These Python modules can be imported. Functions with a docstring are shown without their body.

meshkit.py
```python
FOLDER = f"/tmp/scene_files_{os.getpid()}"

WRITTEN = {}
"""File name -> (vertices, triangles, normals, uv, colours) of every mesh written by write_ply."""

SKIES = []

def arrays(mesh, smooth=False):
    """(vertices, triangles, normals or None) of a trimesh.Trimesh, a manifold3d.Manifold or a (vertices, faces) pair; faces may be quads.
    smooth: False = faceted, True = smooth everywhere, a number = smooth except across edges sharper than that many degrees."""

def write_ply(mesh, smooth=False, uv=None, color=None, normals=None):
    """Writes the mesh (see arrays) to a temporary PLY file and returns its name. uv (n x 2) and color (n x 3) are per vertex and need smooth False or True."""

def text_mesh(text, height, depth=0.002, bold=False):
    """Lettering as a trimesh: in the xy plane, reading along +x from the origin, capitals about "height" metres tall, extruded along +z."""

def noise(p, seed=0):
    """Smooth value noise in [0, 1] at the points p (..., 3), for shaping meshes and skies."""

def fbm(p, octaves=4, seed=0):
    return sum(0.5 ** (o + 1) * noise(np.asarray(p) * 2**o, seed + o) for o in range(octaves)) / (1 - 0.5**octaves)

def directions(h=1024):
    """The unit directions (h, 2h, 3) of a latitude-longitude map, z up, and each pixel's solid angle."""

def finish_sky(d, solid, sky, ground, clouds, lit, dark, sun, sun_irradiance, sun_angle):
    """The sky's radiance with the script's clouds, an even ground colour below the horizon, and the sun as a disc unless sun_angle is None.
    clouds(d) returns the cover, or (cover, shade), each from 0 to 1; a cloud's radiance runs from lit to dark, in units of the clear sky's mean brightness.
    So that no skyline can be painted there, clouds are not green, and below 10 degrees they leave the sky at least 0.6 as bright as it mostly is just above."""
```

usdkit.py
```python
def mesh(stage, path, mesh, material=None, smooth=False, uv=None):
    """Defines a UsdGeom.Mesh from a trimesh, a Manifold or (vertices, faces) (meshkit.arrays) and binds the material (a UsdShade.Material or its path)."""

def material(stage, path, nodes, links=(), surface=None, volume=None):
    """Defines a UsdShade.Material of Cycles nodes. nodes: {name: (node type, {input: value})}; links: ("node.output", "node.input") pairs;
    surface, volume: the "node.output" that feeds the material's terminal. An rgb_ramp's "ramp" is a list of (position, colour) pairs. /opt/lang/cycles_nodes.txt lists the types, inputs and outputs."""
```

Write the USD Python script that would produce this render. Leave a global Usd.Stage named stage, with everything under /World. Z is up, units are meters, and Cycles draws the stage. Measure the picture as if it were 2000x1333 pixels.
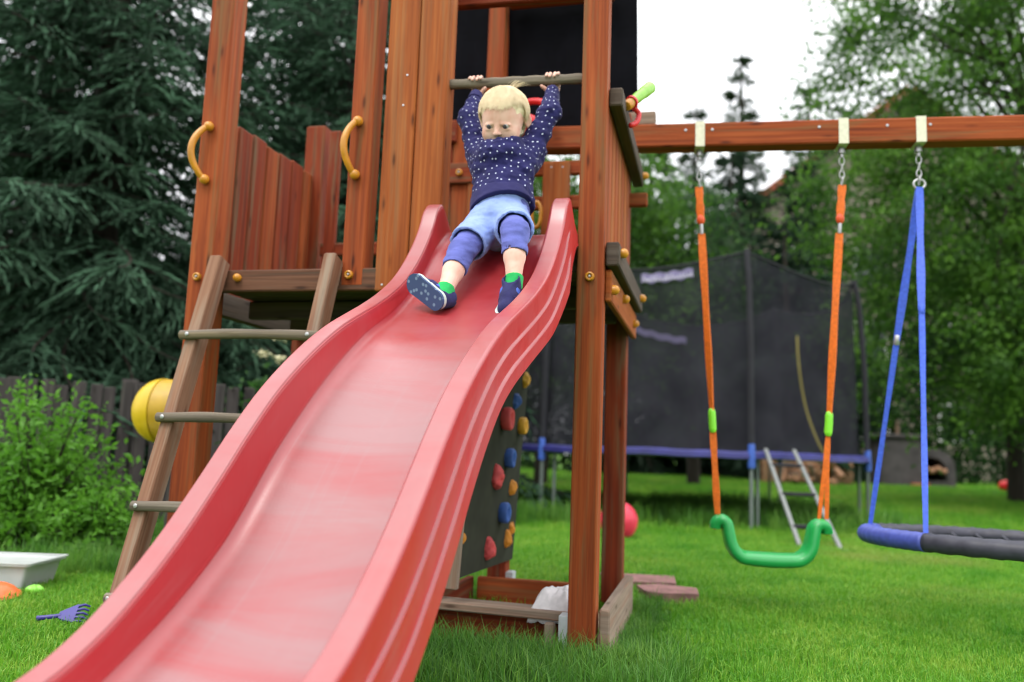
import math
import numpy as np
import trimesh
import shapely
from shapely.geometry import Point, Polygon
from shapely.ops import unary_union
from scipy.interpolate import PchipInterpolator
from pxr import Gf, Sdf, Usd, UsdGeom, UsdLux, UsdShade, Vt
import meshkit
import usdkit

# ------------------------------------------------------------------ stage, camera, sky, sun
stage = Usd.Stage.CreateInMemory()
UsdGeom.SetStageUpAxis(stage, "Z")
UsdGeom.SetStageMetersPerUnit(stage, 1.0)
UsdGeom.Xform.Define(stage, "/World")
UsdGeom.Scope.Define(stage, "/World/Looks")

EXPOSURE = 0.95
EYE = np.array([0.0, 0.0, 0.64])
PITCH, ROLL = math.degrees(math.atan(215 / 1640)), math.degrees(0.0366)
cam = UsdGeom.Camera.Define(stage, "/World/camera")
cam.CreateProjectionAttr("perspective")
cam.CreateHorizontalApertureAttr(36.0)
cam.CreateVerticalApertureAttr(36.0 * 682 / 1024)
cam.CreateFocalLengthAttr(29.52)
cam.CreateClippingRangeAttr((0.05, 1000.0))
cam.CreateFStopAttr(1.7)
cam.CreateFocusDistanceAttr(2.3)
cam.CreateExposureAttr(EXPOSURE)
cam.AddTranslateOp().Set(Gf.Vec3d(*EYE))
cam.AddRotateXOp().Set(90.0 + PITCH)
cam.AddRotateZOp().Set(ROLL)

SUN_EL, SUN_AZ = math.radians(58), math.radians(215)       # azimuth clockwise from +y
sky_mat = usdkit.material(stage, "/World/Looks/overcast_sky", {
    "sky": ("sky_texture", {"sky_type": "single_scattering", "sun_disc": False, "sun_elevation": SUN_EL, "sun_rotation": SUN_AZ, "aerosol_density": 2.0}),
    "tc": ("texture_coordinate", {}),
    "n": ("noise_texture", {"scale": 2.2, "detail": 4, "roughness": 0.55}),
    "cl": ("rgb_ramp", {"ramp": [(0.3, (12.5, 12.8, 13.4)), (0.7, (16.0, 16.1, 16.3))]}),
    "sep": ("separate_xyz", {}),
    "cie": ("map_range", {"from_min": 0.0, "from_max": 1.0, "to_min": 0.42, "to_max": 1.55, "clamp": True}),
    "k": ("vector_math", {"math_type": "scale"}),
    "m": ("mix_color", {"fac": 0.93, "use_clamp": False}),
    "bg": ("background_shader", {"strength": 0.085})},
    [("tc.generated", "n.vector"), ("n.fac", "cl.fac"), ("tc.generated", "sep.vector"), ("sep.z", "cie.value"), ("cl.color", "k.vector1"), ("cie.result", "k.scale"), ("sky.color", "m.a"), ("k.vector", "m.b"), ("m.result", "bg.color")],
    surface="bg.background")
dome = UsdLux.DomeLight.Define(stage, "/World/sky")
dome.GetPrim().SetCustomDataByKey("kind", "structure")
UsdShade.MaterialBindingAPI.Apply(dome.GetPrim()).Bind(sky_mat)
sun = UsdLux.DistantLight.Define(stage, "/World/sun")
sun.CreateNormalizeAttr(True)
sun.CreateIntensityAttr(0.26)
sun.CreateAngleAttr(18.0)
sun.CreateColorAttr(Gf.Vec3f(1.0, 0.96, 0.9))
sun.AddRotateZOp().Set(-math.degrees(SUN_AZ))
sun.AddRotateXOp().Set(-(90 - math.degrees(SUN_EL)))

# ------------------------------------------------------------------ frames of the place
P0 = np.array([0.263, 2.884, 0.0])
YAW, SYAW = 0.238, 0.288                                    # tower, slide


def frame(y):
    return np.array([math.cos(y), -math.sin(y), 0]), np.array([math.sin(y), math.cos(y), 0])


TU, TV = frame(YAW)
SU, SV = frame(SYAW)
TZ = np.array([0, 0, 1.0])


def T(u, v, z):
    """Tower frame: u to the right along its front, v into its depth, z up."""
    return P0 + np.multiply.outer(np.asarray(u, float), TU) + np.multiply.outer(np.asarray(v, float), TV) + np.multiply.outer(np.asarray(z, float), TZ)


def TT(p):
    p = np.asarray(p, float)
    return T(p[..., 0], p[..., 1], p[..., 2])


def S(a, w, z):
    """Slide frame: a to the right across it, w out from the tower, z up."""
    return P0 + np.multiply.outer(np.asarray(a, float), SU) - np.multiply.outer(np.asarray(w, float), SV) + np.multiply.outer(np.asarray(z, float), TZ)


def ground(x, y):
    t = np.clip((np.asarray(y, float) - 8) / 11, 0, 1)
    q = np.stack([np.asarray(x, float) - P0[0], np.asarray(y, float) - P0[1]], -1)
    u, v = q @ TU[:2], q @ TV[:2]
    return 0.19 * t * t * (3 - 2 * t) - 0.06 * np.exp(-((u + .3) / .8) ** 4 - ((v - .2) / .85) ** 4)


# ------------------------------------------------------------------ prim helpers
used = {}


def unique(parent, name):
    k = (parent, name)
    n = used.get(k, -1) + 1
    used[k] = n
    return f"{parent}/{name}" if n == 0 else f"{parent}/{name}_{n:03d}"


origin = {}


def thing(name, label, cat, loc, group=None):
    path = unique("/World", name)
    x = UsdGeom.Xform.Define(stage, path)
    x.AddTranslateOp().Set(Gf.Vec3d(*map(float, loc)))
    p = x.GetPrim()
    p.SetCustomDataByKey("label", label)
    p.SetCustomDataByKey("category", cat)
    if group:
        p.SetCustomDataByKey("group", group)
    origin[path] = np.asarray(loc, float)
    return path


def flat(m):
    """(vertices, faces, uv or None) of whatever the builders return; vertices in world space."""
    if isinstance(m, trimesh.Trimesh):
        return np.array(m.vertices), np.array(m.faces), None
    if len(m) == 2:
        return np.asarray(m[0], float), np.asarray(m[1], int), None
    return m


def obj(name, m, mat, parent="/World", smooth=False, label=None, kind=None, cat=None, group=None):
    v, f, uv = flat(m)
    base = origin.get(parent, np.zeros(3))
    path = unique(parent, name)
    if uv is not None and smooth not in (False, True):
        smooth = True
    me = usdkit.mesh(stage, path, (v - base, f), mat, smooth=smooth, uv=uv)
    origin[path] = base
    p = me.GetPrim()
    for k, val in (("label", label), ("kind", kind), ("category", cat), ("group", group)):
        if val:
            p.SetCustomDataByKey(k, val)
    return path


def join(ms):
    ms = [flat(m) for m in ms]
    V, F, U, n = [], [], [], 0
    for v, f, uv in ms:
        f = np.asarray(f)
        if f.shape[1] == 4:
            f = np.vstack([f[:, [0, 1, 2]], f[:, [0, 2, 3]]])
        V.append(v)
        F.append(f + n)
        U.append(uv if uv is not None else np.zeros((len(v), 2)))
        n += len(v)
    has = any(m[2] is not None for m in ms)
    return (np.vstack(V), np.vstack(F), np.vstack(U)) if has else (np.vstack(V), np.vstack(F))


rng = np.random.default_rng(7)


def unit(x):
    x = np.asarray(x, float)
    return x / np.maximum(np.linalg.norm(x, axis=-1, keepdims=True), 1e-12)


def beam(p0, p1, w, h, side=None, bev=0.004):
    """A bevelled length of timber from p0 to p1: w wide along "side", h high across it. UV runs along the grain."""
    p0, p1 = np.asarray(p0, float), np.asarray(p1, float)
    d = unit(p1 - p0)
    L = np.linalg.norm(p1 - p0)
    if side is None:
        side = np.cross(d, TZ) if abs(d[2]) < 0.9 else TU
    side = unit(np.asarray(side, float) - d * np.dot(side, d))
    up = np.cross(side, d)
    a, b, c = w / 2, h / 2, min(bev, w / 4, h / 4)
    ring = [(-a + c, -b), (a - c, -b), (a, -b + c), (a, b - c), (a - c, b), (-a + c, b), (-a, b - c), (-a, -b + c)]
    o = rng.uniform(0, 50, 2)
    V, F, U, n, t = [], [], [], 0, 0.0
    for i in range(8):
        q0, q1 = ring[i], ring[(i + 1) % 8]
        t1 = t + math.dist(q0, q1)
        for q, tt in ((q0, t), (q1, t1)):
            for e, s in ((c, 0.0), (L - c, L)):
                V.append(p0 + d * (e) + side * q[0] + up * q[1])
                U.append((s + o[0], tt + o[1]))
        F += [(n, n + 2, n + 3), (n, n + 3, n + 1)]
        n += 4
        t = t1
    for e0, e1, flip in ((c, 0.0, True), (L - c, L, False)):
        k = 1 - 2 * c / w, 1 - 2 * c / h
        for e, kk in ((e0, (1, 1)), (e1, k)):
            for q in ring:
                V.append(p0 + d * e + side * q[0] * kk[0] + up * q[1] * kk[1])
                U.append((q[0] * 0.3 + o[0], q[1] + o[1]))
        V.append(p0 + d * e1)
        U.append((o[0], o[1]))
        for i in range(8):
            j = (i + 1) % 8
            q = [(n + i, n + j, n + 8 + j), (n + i, n + 8 + j, n + 8 + i), (n + 8 + i, n + 8 + j, n + 16)]
            F += [(x[0], x[2], x[1]) if flip else x for x in q]
        n += 17
    V, F, U = np.array(V), np.array(F), np.array(U)
    tm = trimesh.Trimesh(V, F, process=False)
    if tm.volume < 0:
        F = F[:, ::-1]
    return V, F, U


def tbeam(a, b, w, h, side=None, bev=0.004):
    if side is not None:
        side = TU * side[0] + TV * side[1] + TZ * side[2]
    return beam(TT(a), TT(b), w, h, side, bev)


def tube(pts, rad, n=12, caps=True, uv=True, closed=False):
    pts = np.asarray(pts, float)
    rad = np.broadcast_to(np.asarray(rad, float), len(pts))
    if closed:
        tan = unit(np.roll(pts, -1, 0) - np.roll(pts, 1, 0))
    else:
        tan = unit(np.gradient(pts, axis=0))
    nrm = np.cross(tan[0], [0.31, 0.2, 0.93])
    if np.linalg.norm(nrm) < 1e-3:
        nrm = np.cross(tan[0], [1, 0, 0])
    nrm = unit(nrm)
    rings, s = [], 0.0
    th = np.linspace(0, 2 * np.pi, n, endpoint=False)
    U = []
    o = rng.uniform(0, 50, 2)
    for i, (p, t, r) in enumerate(zip(pts, tan, rad)):
        nrm = unit(nrm - t * np.dot(nrm, t))
        b = np.cross(t, nrm)
        rings.append(p + r * (np.outer(np.cos(th), nrm) + np.outer(np.sin(th), b)))
        if i:
            s += np.linalg.norm(p - pts[i - 1])
        U.append(np.c_[np.full(n, s + o[0]), th * r + o[1]])
    V, U, m = np.vstack(rings), np.vstack(U), len(pts)
    F = []
    for i in range(m if closed else m - 1):
        a, b = i * n, ((i + 1) % m) * n
        for j in range(n):
            k = (j + 1) % n
            F += [(a + j, a + k, b + k), (a + j, b + k, b + j)]
    if caps and not closed:
        for a, c, fl in ((0, pts[0] - tan[0] * rad[0] * .3, True), ((m - 1) * n, pts[-1] + tan[-1] * rad[-1] * .3, False)):
            V = np.vstack([V, c])
            U = np.vstack([U, U[a]])
            for j in range(n):
                k = (j + 1) % n
                F.append((a + k, a + j, len(V) - 1) if fl else (a + j, a + k, len(V) - 1))
    return (V, np.array(F), U) if uv else (V, np.array(F))


def lathe(profile, p, axis, n=24):
    """profile: (radius, distance along the axis) pairs."""
    profile = np.asarray(profile, float)
    axis = unit(axis)
    a = unit(np.cross(axis, [0.3, 0.2, 0.93] if abs(axis[2]) < .9 else [1, 0, 0]))
    b = np.cross(axis, a)
    th = np.linspace(0, 2 * np.pi, n, endpoint=False)
    V = np.vstack([np.asarray(p) + r * (np.outer(np.cos(th), a) + np.outer(np.sin(th), b)) + axis * h for r, h in profile])
    F = []
    for i in range(len(profile) - 1):
        for j in range(n):
            k = (j + 1) % n
            F += [(i * n + j, i * n + k, (i + 1) * n + k), (i * n + j, (i + 1) * n + k, (i + 1) * n + j)]
    return trimesh.Trimesh(V, np.array(F), process=False)


def ball(p, r, sub=2, scale=(1, 1, 1)):
    m = trimesh.creation.icosphere(subdivisions=sub, radius=1.0)
    return np.array(m.vertices) * np.asarray(scale) * r + np.asarray(p), np.array(m.faces)


def smooth_path(pts, n):
    pts = np.asarray(pts, float)
    t = np.r_[0, np.cumsum(np.linalg.norm(np.diff(pts, axis=0), axis=1))]
    f = PchipInterpolator(t, pts)
    return f(np.linspace(0, t[-1], n))


# ------------------------------------------------------------------ materials
def mat(name, nodes, links, surface="p.BSDF", **k):
    return usdkit.material(stage, "/World/Looks/" + name, nodes, links, surface=surface, **k)


def plain(name, col, rough=0.5, spec=0.5, var=0.12, scale=18.0, **more):
    lo, hi = [tuple(np.clip(np.array(col) * s, 0, 1)) for s in (1 - var, 1 + var)]
    return mat(name, {
        "g": ("geometry", {}),
        "n": ("noise_texture", {"scale": scale, "detail": 4, "roughness": 0.6}),
        "r": ("rgb_ramp", {"ramp": [(0.3, lo), (0.7, hi)]}),
        "p": ("principled_bsdf", {"roughness": rough, "specular_ior_level": spec, **more})},
        [("g.position", "n.vector"), ("n.fac", "r.fac"), ("r.color", "p.base_color")])


def wood(name, dark, mid, light, grey=(0.20, 0.17, 0.12), grey_amount=0.35, rough=0.6, knots=0.8):
    return mat(name, {
        "uv": ("uvmap", {"attribute": "st"}),
        "m1": ("mapping", {"scale": (1.6, 75.0, 1.0)}),
        "n1": ("noise_texture", {"scale": 1.0, "detail": 5, "roughness": 0.65, "distortion": 0.35}),
        "m2": ("mapping", {"scale": (0.9, 11.0, 1.0)}),
        "n2": ("noise_texture", {"scale": 1.0, "detail": 3, "roughness": 0.5, "distortion": 1.2}),
        "m3": ("mapping", {"scale": (4.2, 17.0, 1.0)}),
        "v3": ("voronoi_texture", {"scale": 1.0, "randomness": 1.0}),
        "k": ("rgb_ramp", {"ramp": [(0.0, (0.12, 0.10, 0.09)), (0.07, (0.3, 0.27, 0.25)), (0.12, (0.75, 0.72, 0.7)), (0.19, (1, 1, 1)), (1, (1, 1, 1))]}),
        "mixn": ("mix_float", {"fac": 0.45}),
        "r": ("rgb_ramp", {"ramp": [(0.33, dark), (0.5, mid), (0.67, light)]}),
        "m4": ("mapping", {"scale": (1.3, 22.0, 1.0), "location": (3.7, 9.1, 0)}),
        "n4": ("noise_texture", {"scale": 1.0, "detail": 4, "roughness": 0.6, "distortion": 0.6}),
        "wr": ("rgb_ramp", {"ramp": [(0.5, (0, 0, 0)), (0.66, (grey_amount,) * 3)]}),
        "wx": ("mix_color", {"b": grey}),
        "kx": ("mix_color", {"blend_type": "multiply", "fac": knots}),
        "b": ("bump", {"strength": 0.6, "distance": 0.004}),
        "p": ("principled_bsdf", {"roughness": rough + 0.12, "specular_ior_level": 0.18})},
        [("uv.UV", "m1.vector"), ("uv.UV", "m2.vector"), ("uv.UV", "m3.vector"), ("uv.UV", "m4.vector"), ("m1.vector", "n1.vector"), ("m2.vector", "n2.vector"),
         ("m3.vector", "v3.vector"), ("m4.vector", "n4.vector"), ("v3.distance", "k.fac"), ("n1.fac", "mixn.a"), ("n2.fac", "mixn.b"), ("mixn.result", "r.fac"),
         ("n4.fac", "wr.fac"), ("wr.color", "wx.fac"), ("r.color", "wx.a"), ("wx.result", "kx.a"), ("k.color", "kx.b"), ("kx.result", "p.base_color"),
         ("n1.fac", "b.height"), ("b.normal", "p.normal")])


def leafy(name, cols, trans=0.35, rough=0.5, patch=1.4):
    return mat(name, {
        "g": ("geometry", {}),
        "n": ("noise_texture", {"scale": patch, "detail": 3, "roughness": 0.6}),
        "mx": ("mix_float", {"fac": 0.32}),
        "r": ("rgb_ramp", {"ramp": [(0.3, cols[0]), (0.5, cols[1]), (0.7, cols[2])]}),
        "d": ("principled_bsdf", {"roughness": rough, "specular_ior_level": 0.22}),
        "t": ("translucent_bsdf", {}),
        "mc": ("mix_closure", {"fac": trans})},
        [("g.position", "n.vector"), ("n.fac", "mx.a"), ("g.random_per_island", "mx.b"), ("mx.result", "r.fac"), ("r.color", "d.base_color"), ("r.color", "t.color"),
         ("d.BSDF", "mc.closure1"), ("t.BSDF", "mc.closure2")], surface="mc.closure")


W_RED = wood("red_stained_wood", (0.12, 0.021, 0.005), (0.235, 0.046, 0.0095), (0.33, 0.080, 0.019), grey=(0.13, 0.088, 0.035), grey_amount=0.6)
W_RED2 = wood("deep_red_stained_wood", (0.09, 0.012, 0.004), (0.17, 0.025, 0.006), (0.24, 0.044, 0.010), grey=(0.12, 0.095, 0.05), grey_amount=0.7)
W_PLANK = wood("orange_stained_wood", (0.165, 0.036, 0.007), (0.265, 0.066, 0.0125), (0.36, 0.112, 0.025), grey=(0.2, 0.13, 0.06), grey_amount=0.35)
W_DARK = wood("dark_weathered_wood", (0.035, 0.026, 0.02), (0.06, 0.043, 0.032), (0.095, 0.065, 0.045), grey=(0.12, 0.10, 0.08), grey_amount=0.4)
W_GREY = wood("grey_weathered_wood", (0.13, 0.095, 0.068), (0.21, 0.155, 0.115), (0.30, 0.23, 0.175), grey=(0.26, 0.12, 0.07), grey_amount=0.5)
W_RAIL = wood("greyed_red_wood", (0.10, 0.042, 0.023), (0.185, 0.09, 0.052), (0.26, 0.145, 0.088), grey=(0.24, 0.20, 0.15), grey_amount=0.6)
W_BEAM = wood("dark_red_weathered_beam", (0.045, 0.018, 0.011), (0.095, 0.040, 0.022), (0.15, 0.068, 0.038), grey=(0.05, 0.05, 0.035), grey_amount=0.7)
W_ROUND = wood("grey_round_wood", (0.075, 0.06, 0.045), (0.135, 0.112, 0.085), (0.22, 0.185, 0.14), grey=(0.24, 0.18, 0.09), grey_amount=0.4)
W_FENCE = wood("dark_fence_wood", (0.02, 0.017, 0.016), (0.038, 0.032, 0.031), (0.065, 0.055, 0.052), grey=(0.09, 0.085, 0.07), grey_amount=0.5)
W_LOG = wood("firewood", (0.2, 0.09, 0.045), (0.34, 0.18, 0.1), (0.48, 0.3, 0.18))
M_CAP = plain("amber_plastic", (0.46, 0.19, 0.012), 0.35, 0.5, 0.2)
M_YEL = plain("yellow_plastic", (0.50, 0.335, 0.008), 0.38, 0.45, 0.12, 6)
M_STEEL = plain("bright_steel", (0.42, 0.42, 0.42), 0.4, 0.5, 0.1, metallic=0.9)
M_GALV = plain("galvanised_steel", (0.42, 0.44, 0.45), 0.5, 0.5, 0.15, metallic=0.5)
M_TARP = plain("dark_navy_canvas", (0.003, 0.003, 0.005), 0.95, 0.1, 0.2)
M_REDP = plain("red_toy_plastic", (0.62, 0.018, 0.022), 0.28, 0.5, 0.06)
M_GRNP = plain("lime_toy_plastic", (0.23, 0.47, 0.05), 0.3, 0.5, 0.08)
M_HRED = plain("red_climbing_hold", (0.48, 0.06, 0.06), 0.6, 0.3, 0.15, 30)
M_HBLU = plain("blue_climbing_hold", (0.035, 0.09, 0.30), 0.6, 0.3, 0.15, 30)
M_HYEL = plain("yellow_climbing_hold", (0.58, 0.30, 0.03), 0.6, 0.3, 0.15, 30)
M_HORG = plain("orange_climbing_hold", (0.52, 0.20, 0.02), 0.6, 0.3, 0.15, 30)
M_PANEL = plain("dark_panel_board", (0.026, 0.028, 0.019), 0.85, 0.12, 0.25, 9)
M_CLOTH = plain("pale_plastic_sheet", (0.55, 0.52, 0.52), 0.5, 0.4, 0.25, 14)


def slide_mat(name, base, faded_sheen, lo, hi, rim=(9.0, 9.1)):
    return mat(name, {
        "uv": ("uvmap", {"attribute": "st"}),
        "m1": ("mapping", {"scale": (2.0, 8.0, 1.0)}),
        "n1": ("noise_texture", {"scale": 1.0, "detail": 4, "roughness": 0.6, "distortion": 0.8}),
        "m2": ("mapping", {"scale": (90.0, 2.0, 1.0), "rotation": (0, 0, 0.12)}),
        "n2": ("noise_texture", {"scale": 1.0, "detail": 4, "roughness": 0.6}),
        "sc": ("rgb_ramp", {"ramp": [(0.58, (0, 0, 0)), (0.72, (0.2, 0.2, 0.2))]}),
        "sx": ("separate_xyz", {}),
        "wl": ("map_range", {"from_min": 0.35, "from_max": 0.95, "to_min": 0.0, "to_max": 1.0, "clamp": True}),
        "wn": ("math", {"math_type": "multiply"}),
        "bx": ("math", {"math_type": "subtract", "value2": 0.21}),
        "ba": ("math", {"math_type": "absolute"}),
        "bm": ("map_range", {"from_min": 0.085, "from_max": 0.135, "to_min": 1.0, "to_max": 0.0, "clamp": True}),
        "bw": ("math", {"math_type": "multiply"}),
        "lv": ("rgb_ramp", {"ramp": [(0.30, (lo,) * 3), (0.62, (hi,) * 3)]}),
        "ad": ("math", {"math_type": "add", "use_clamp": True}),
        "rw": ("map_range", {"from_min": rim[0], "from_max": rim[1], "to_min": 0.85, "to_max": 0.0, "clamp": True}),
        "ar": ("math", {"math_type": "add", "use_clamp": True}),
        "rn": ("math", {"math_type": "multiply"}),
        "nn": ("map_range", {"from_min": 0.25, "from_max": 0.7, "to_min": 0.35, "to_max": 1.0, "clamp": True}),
        "c": ("mix_color", {"a": base, "b": faded_sheen}),  # the pale pink is worn plastic plus sky sheen put into the colour
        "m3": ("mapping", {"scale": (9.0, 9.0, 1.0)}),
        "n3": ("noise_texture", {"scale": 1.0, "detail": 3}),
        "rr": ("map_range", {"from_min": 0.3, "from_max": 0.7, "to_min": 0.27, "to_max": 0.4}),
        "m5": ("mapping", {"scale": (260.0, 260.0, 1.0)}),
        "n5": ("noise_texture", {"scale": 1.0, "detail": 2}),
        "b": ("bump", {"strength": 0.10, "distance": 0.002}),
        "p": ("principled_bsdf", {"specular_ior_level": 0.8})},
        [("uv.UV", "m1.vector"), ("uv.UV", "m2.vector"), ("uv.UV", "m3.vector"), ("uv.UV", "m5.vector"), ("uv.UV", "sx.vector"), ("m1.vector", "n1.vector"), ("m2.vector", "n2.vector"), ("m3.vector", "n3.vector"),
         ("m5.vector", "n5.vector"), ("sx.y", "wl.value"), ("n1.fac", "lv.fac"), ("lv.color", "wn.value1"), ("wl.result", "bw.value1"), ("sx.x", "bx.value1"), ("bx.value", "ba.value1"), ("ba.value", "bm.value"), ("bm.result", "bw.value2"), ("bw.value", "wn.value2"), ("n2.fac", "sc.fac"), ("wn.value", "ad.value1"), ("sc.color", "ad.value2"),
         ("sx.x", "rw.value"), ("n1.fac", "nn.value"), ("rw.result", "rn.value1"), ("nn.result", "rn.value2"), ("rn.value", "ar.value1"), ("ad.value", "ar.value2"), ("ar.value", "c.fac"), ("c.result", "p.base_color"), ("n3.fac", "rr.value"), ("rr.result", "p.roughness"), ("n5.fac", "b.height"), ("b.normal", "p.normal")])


M_SLIDE = slide_mat("faded_sheen_red_slide_bed", (0.255, 0.011, 0.014), (0.225, 0.084, 0.086), 0.15, 1.0, rim=(-2.0, -1.9))  # bed paled by wear and by painted sky sheen, upper end left red
M_SRAIL = slide_mat("red_slide_rail", (0.29, 0.011, 0.013), (0.25, 0.078, 0.079), 0.0, 0.25, rim=(0.050, 0.062))  # rail top paled by hand wear and by painted sky sheen

# ------------------------------------------------------------------ the lawn
xs = np.unique(np.r_[np.linspace(-8, 14, 111), np.linspace(-150, -8, 24), np.linspace(14, 150, 24)])
ys = np.unique(np.r_[np.linspace(-1, 24, 126), np.linspace(24, 220, 30), np.linspace(-30, -1, 12)])
X, Y = np.meshgrid(xs, ys, indexing="ij")
Z = ground(X, Y) + 0.018 * (meshkit.fbm(np.stack([X * .9, Y * .9, 0 * X], -1), 3, 4) - .5) - 0.006
nx, ny = X.shape
idx = np.arange(nx * ny).reshape(nx, ny)
quads = np.stack([idx[:-1, :-1], idx[1:, :-1], idx[1:, 1:], idx[:-1, 1:]], -1).reshape(-1, 4)
M_SOIL = mat("lawn_ground", {
    "g": ("geometry", {}),
    "n": ("noise_texture", {"scale": 0.9, "detail": 5, "roughness": 0.65}),
    "n2": ("noise_texture", {"scale": 26.0, "detail": 3}),
    "r": ("rgb_ramp", {"ramp": [(0.3, (0.045, 0.12, 0.010)), (0.55, (0.07, 0.165, 0.014)), (0.75, (0.13, 0.16, 0.035))]}),
    "mx": ("mix_color", {"blend_type": "multiply", "fac": 0.5}),
    "r2": ("rgb_ramp", {"ramp": [(0.3, (0.4, 0.42, 0.35)), (0.7, (1, 1, 1))]}),
    "p": ("principled_bsdf", {"roughness": 0.9, "specular_ior_level": 0.1})},
    [("g.position", "n.vector"), ("g.position", "n2.vector"), ("n.fac", "r.fac"), ("n2.fac", "r2.fac"), ("r.color", "mx.a"), ("r2.color", "mx.b"), ("mx.result", "p.base_color")])
lawn = obj("lawn", (np.stack([X, Y, Z], -1).reshape(-1, 3), quads), M_SOIL, smooth=True, kind="structure")

# ------------------------------------------------------------------ the play tower
tower = thing("play_tower", "red stained wooden play tower with ladder, handles and climbing wall", "play tower", T(-0.8, 0.45, 0))


def board(name, a, b, w, h, m=W_RED, side=None, parent=tower, label=None, bev=0.005):
    return obj(name, tbeam(a, b, w, h, side, bev), m, parent, label=label)


TOP = 3.25
board("corner_post", (0.0, 0.045, -0.02), (0.0, 0.045, TOP), 0.092, 0.09, W_RED, (1, 0, 0), label="front right corner post beside the slide")
board("corner_post", (-1.6 + .055, 0.05, 0.0), (-1.6 + .055, 0.05, TOP), 0.105, 0.10, W_RED, (1, 0, 0), label="front left corner post beside the ladder")
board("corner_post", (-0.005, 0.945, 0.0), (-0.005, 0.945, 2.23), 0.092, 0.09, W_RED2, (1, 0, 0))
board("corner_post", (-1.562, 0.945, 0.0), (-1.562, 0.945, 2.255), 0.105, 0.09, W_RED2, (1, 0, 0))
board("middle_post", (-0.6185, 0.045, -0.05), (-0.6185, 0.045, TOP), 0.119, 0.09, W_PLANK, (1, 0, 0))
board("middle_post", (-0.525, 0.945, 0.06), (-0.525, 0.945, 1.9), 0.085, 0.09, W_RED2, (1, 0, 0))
board("roof_post", (-0.625, 0.945, 1.9), (-0.625, 0.945, TOP), 0.085, 0.09, W_RED, (1, 0, 0))
board("handle_post", (-0.898, 0.045, 1.232), (-0.898, 0.045, TOP), 0.09, 0.09, W_RED, (1, 0, 0))
board("front_plank", (-0.744, 0.016, 1.212), (-0.744, 0.016, TOP), 0.124, 0.034, W_PLANK, (1, 0, 0))
# anchors of the posts
for (u, v) in ((-0.052, 0.04), (-0.475, 0.945)):
    obj("post_anchor", tbeam((u, v, -0.12), (u, v, 0.10), 0.05, 0.07, (1, 0, 0), 0.002), M_GALV, tower)
# platform: edge beams, joists, floor boards
board("platform_beam", (-1.49, 0.022, 1.258), (-0.645, 0.022, 1.258), 0.042, 0.085, W_BEAM, (0, 1, 0), label="weathered beam at the ladder opening")
board("platform_beam", (-0.556, 0.07, 1.33), (-0.05, 0.07, 1.33), 0.04, 0.09, W_DARK, (0, 1, 0))
board("platform_beam", (-1.49, 0.93, 1.258), (-0.572, 0.93, 1.258), 0.04, 0.085, W_RED2, (0, 1, 0))
board("platform_beam", (-0.478, 0.93, 1.30), (-0.055, 0.93, 1.30), 0.04, 0.085, W_RED2, (0, 1, 0))
for v in (0.13, 0.27, 0.41, 0.55, 0.69, 0.83):
    board("floor_board", (-1.49, v, 1.243), (-0.65, v, 1.243), 0.13, 0.022, W_DARK, (0, 1, 0))
    board("floor_board", (-0.64, v, 1.30), (0.02, v, 1.30), 0.13, 0.022, W_DARK, (0, 1, 0))
for v in (0.3, 0.66):
    board("joist", (-1.49, v, 1.19), (-0.65, v, 1.19), 0.04, 0.075, W_DARK, (0, 1, 0))
    board("joist", (-0.56, v, 1.235), (0.02, v, 1.235), 0.04, 0.085, W_DARK, (0, 1, 0))
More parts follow.
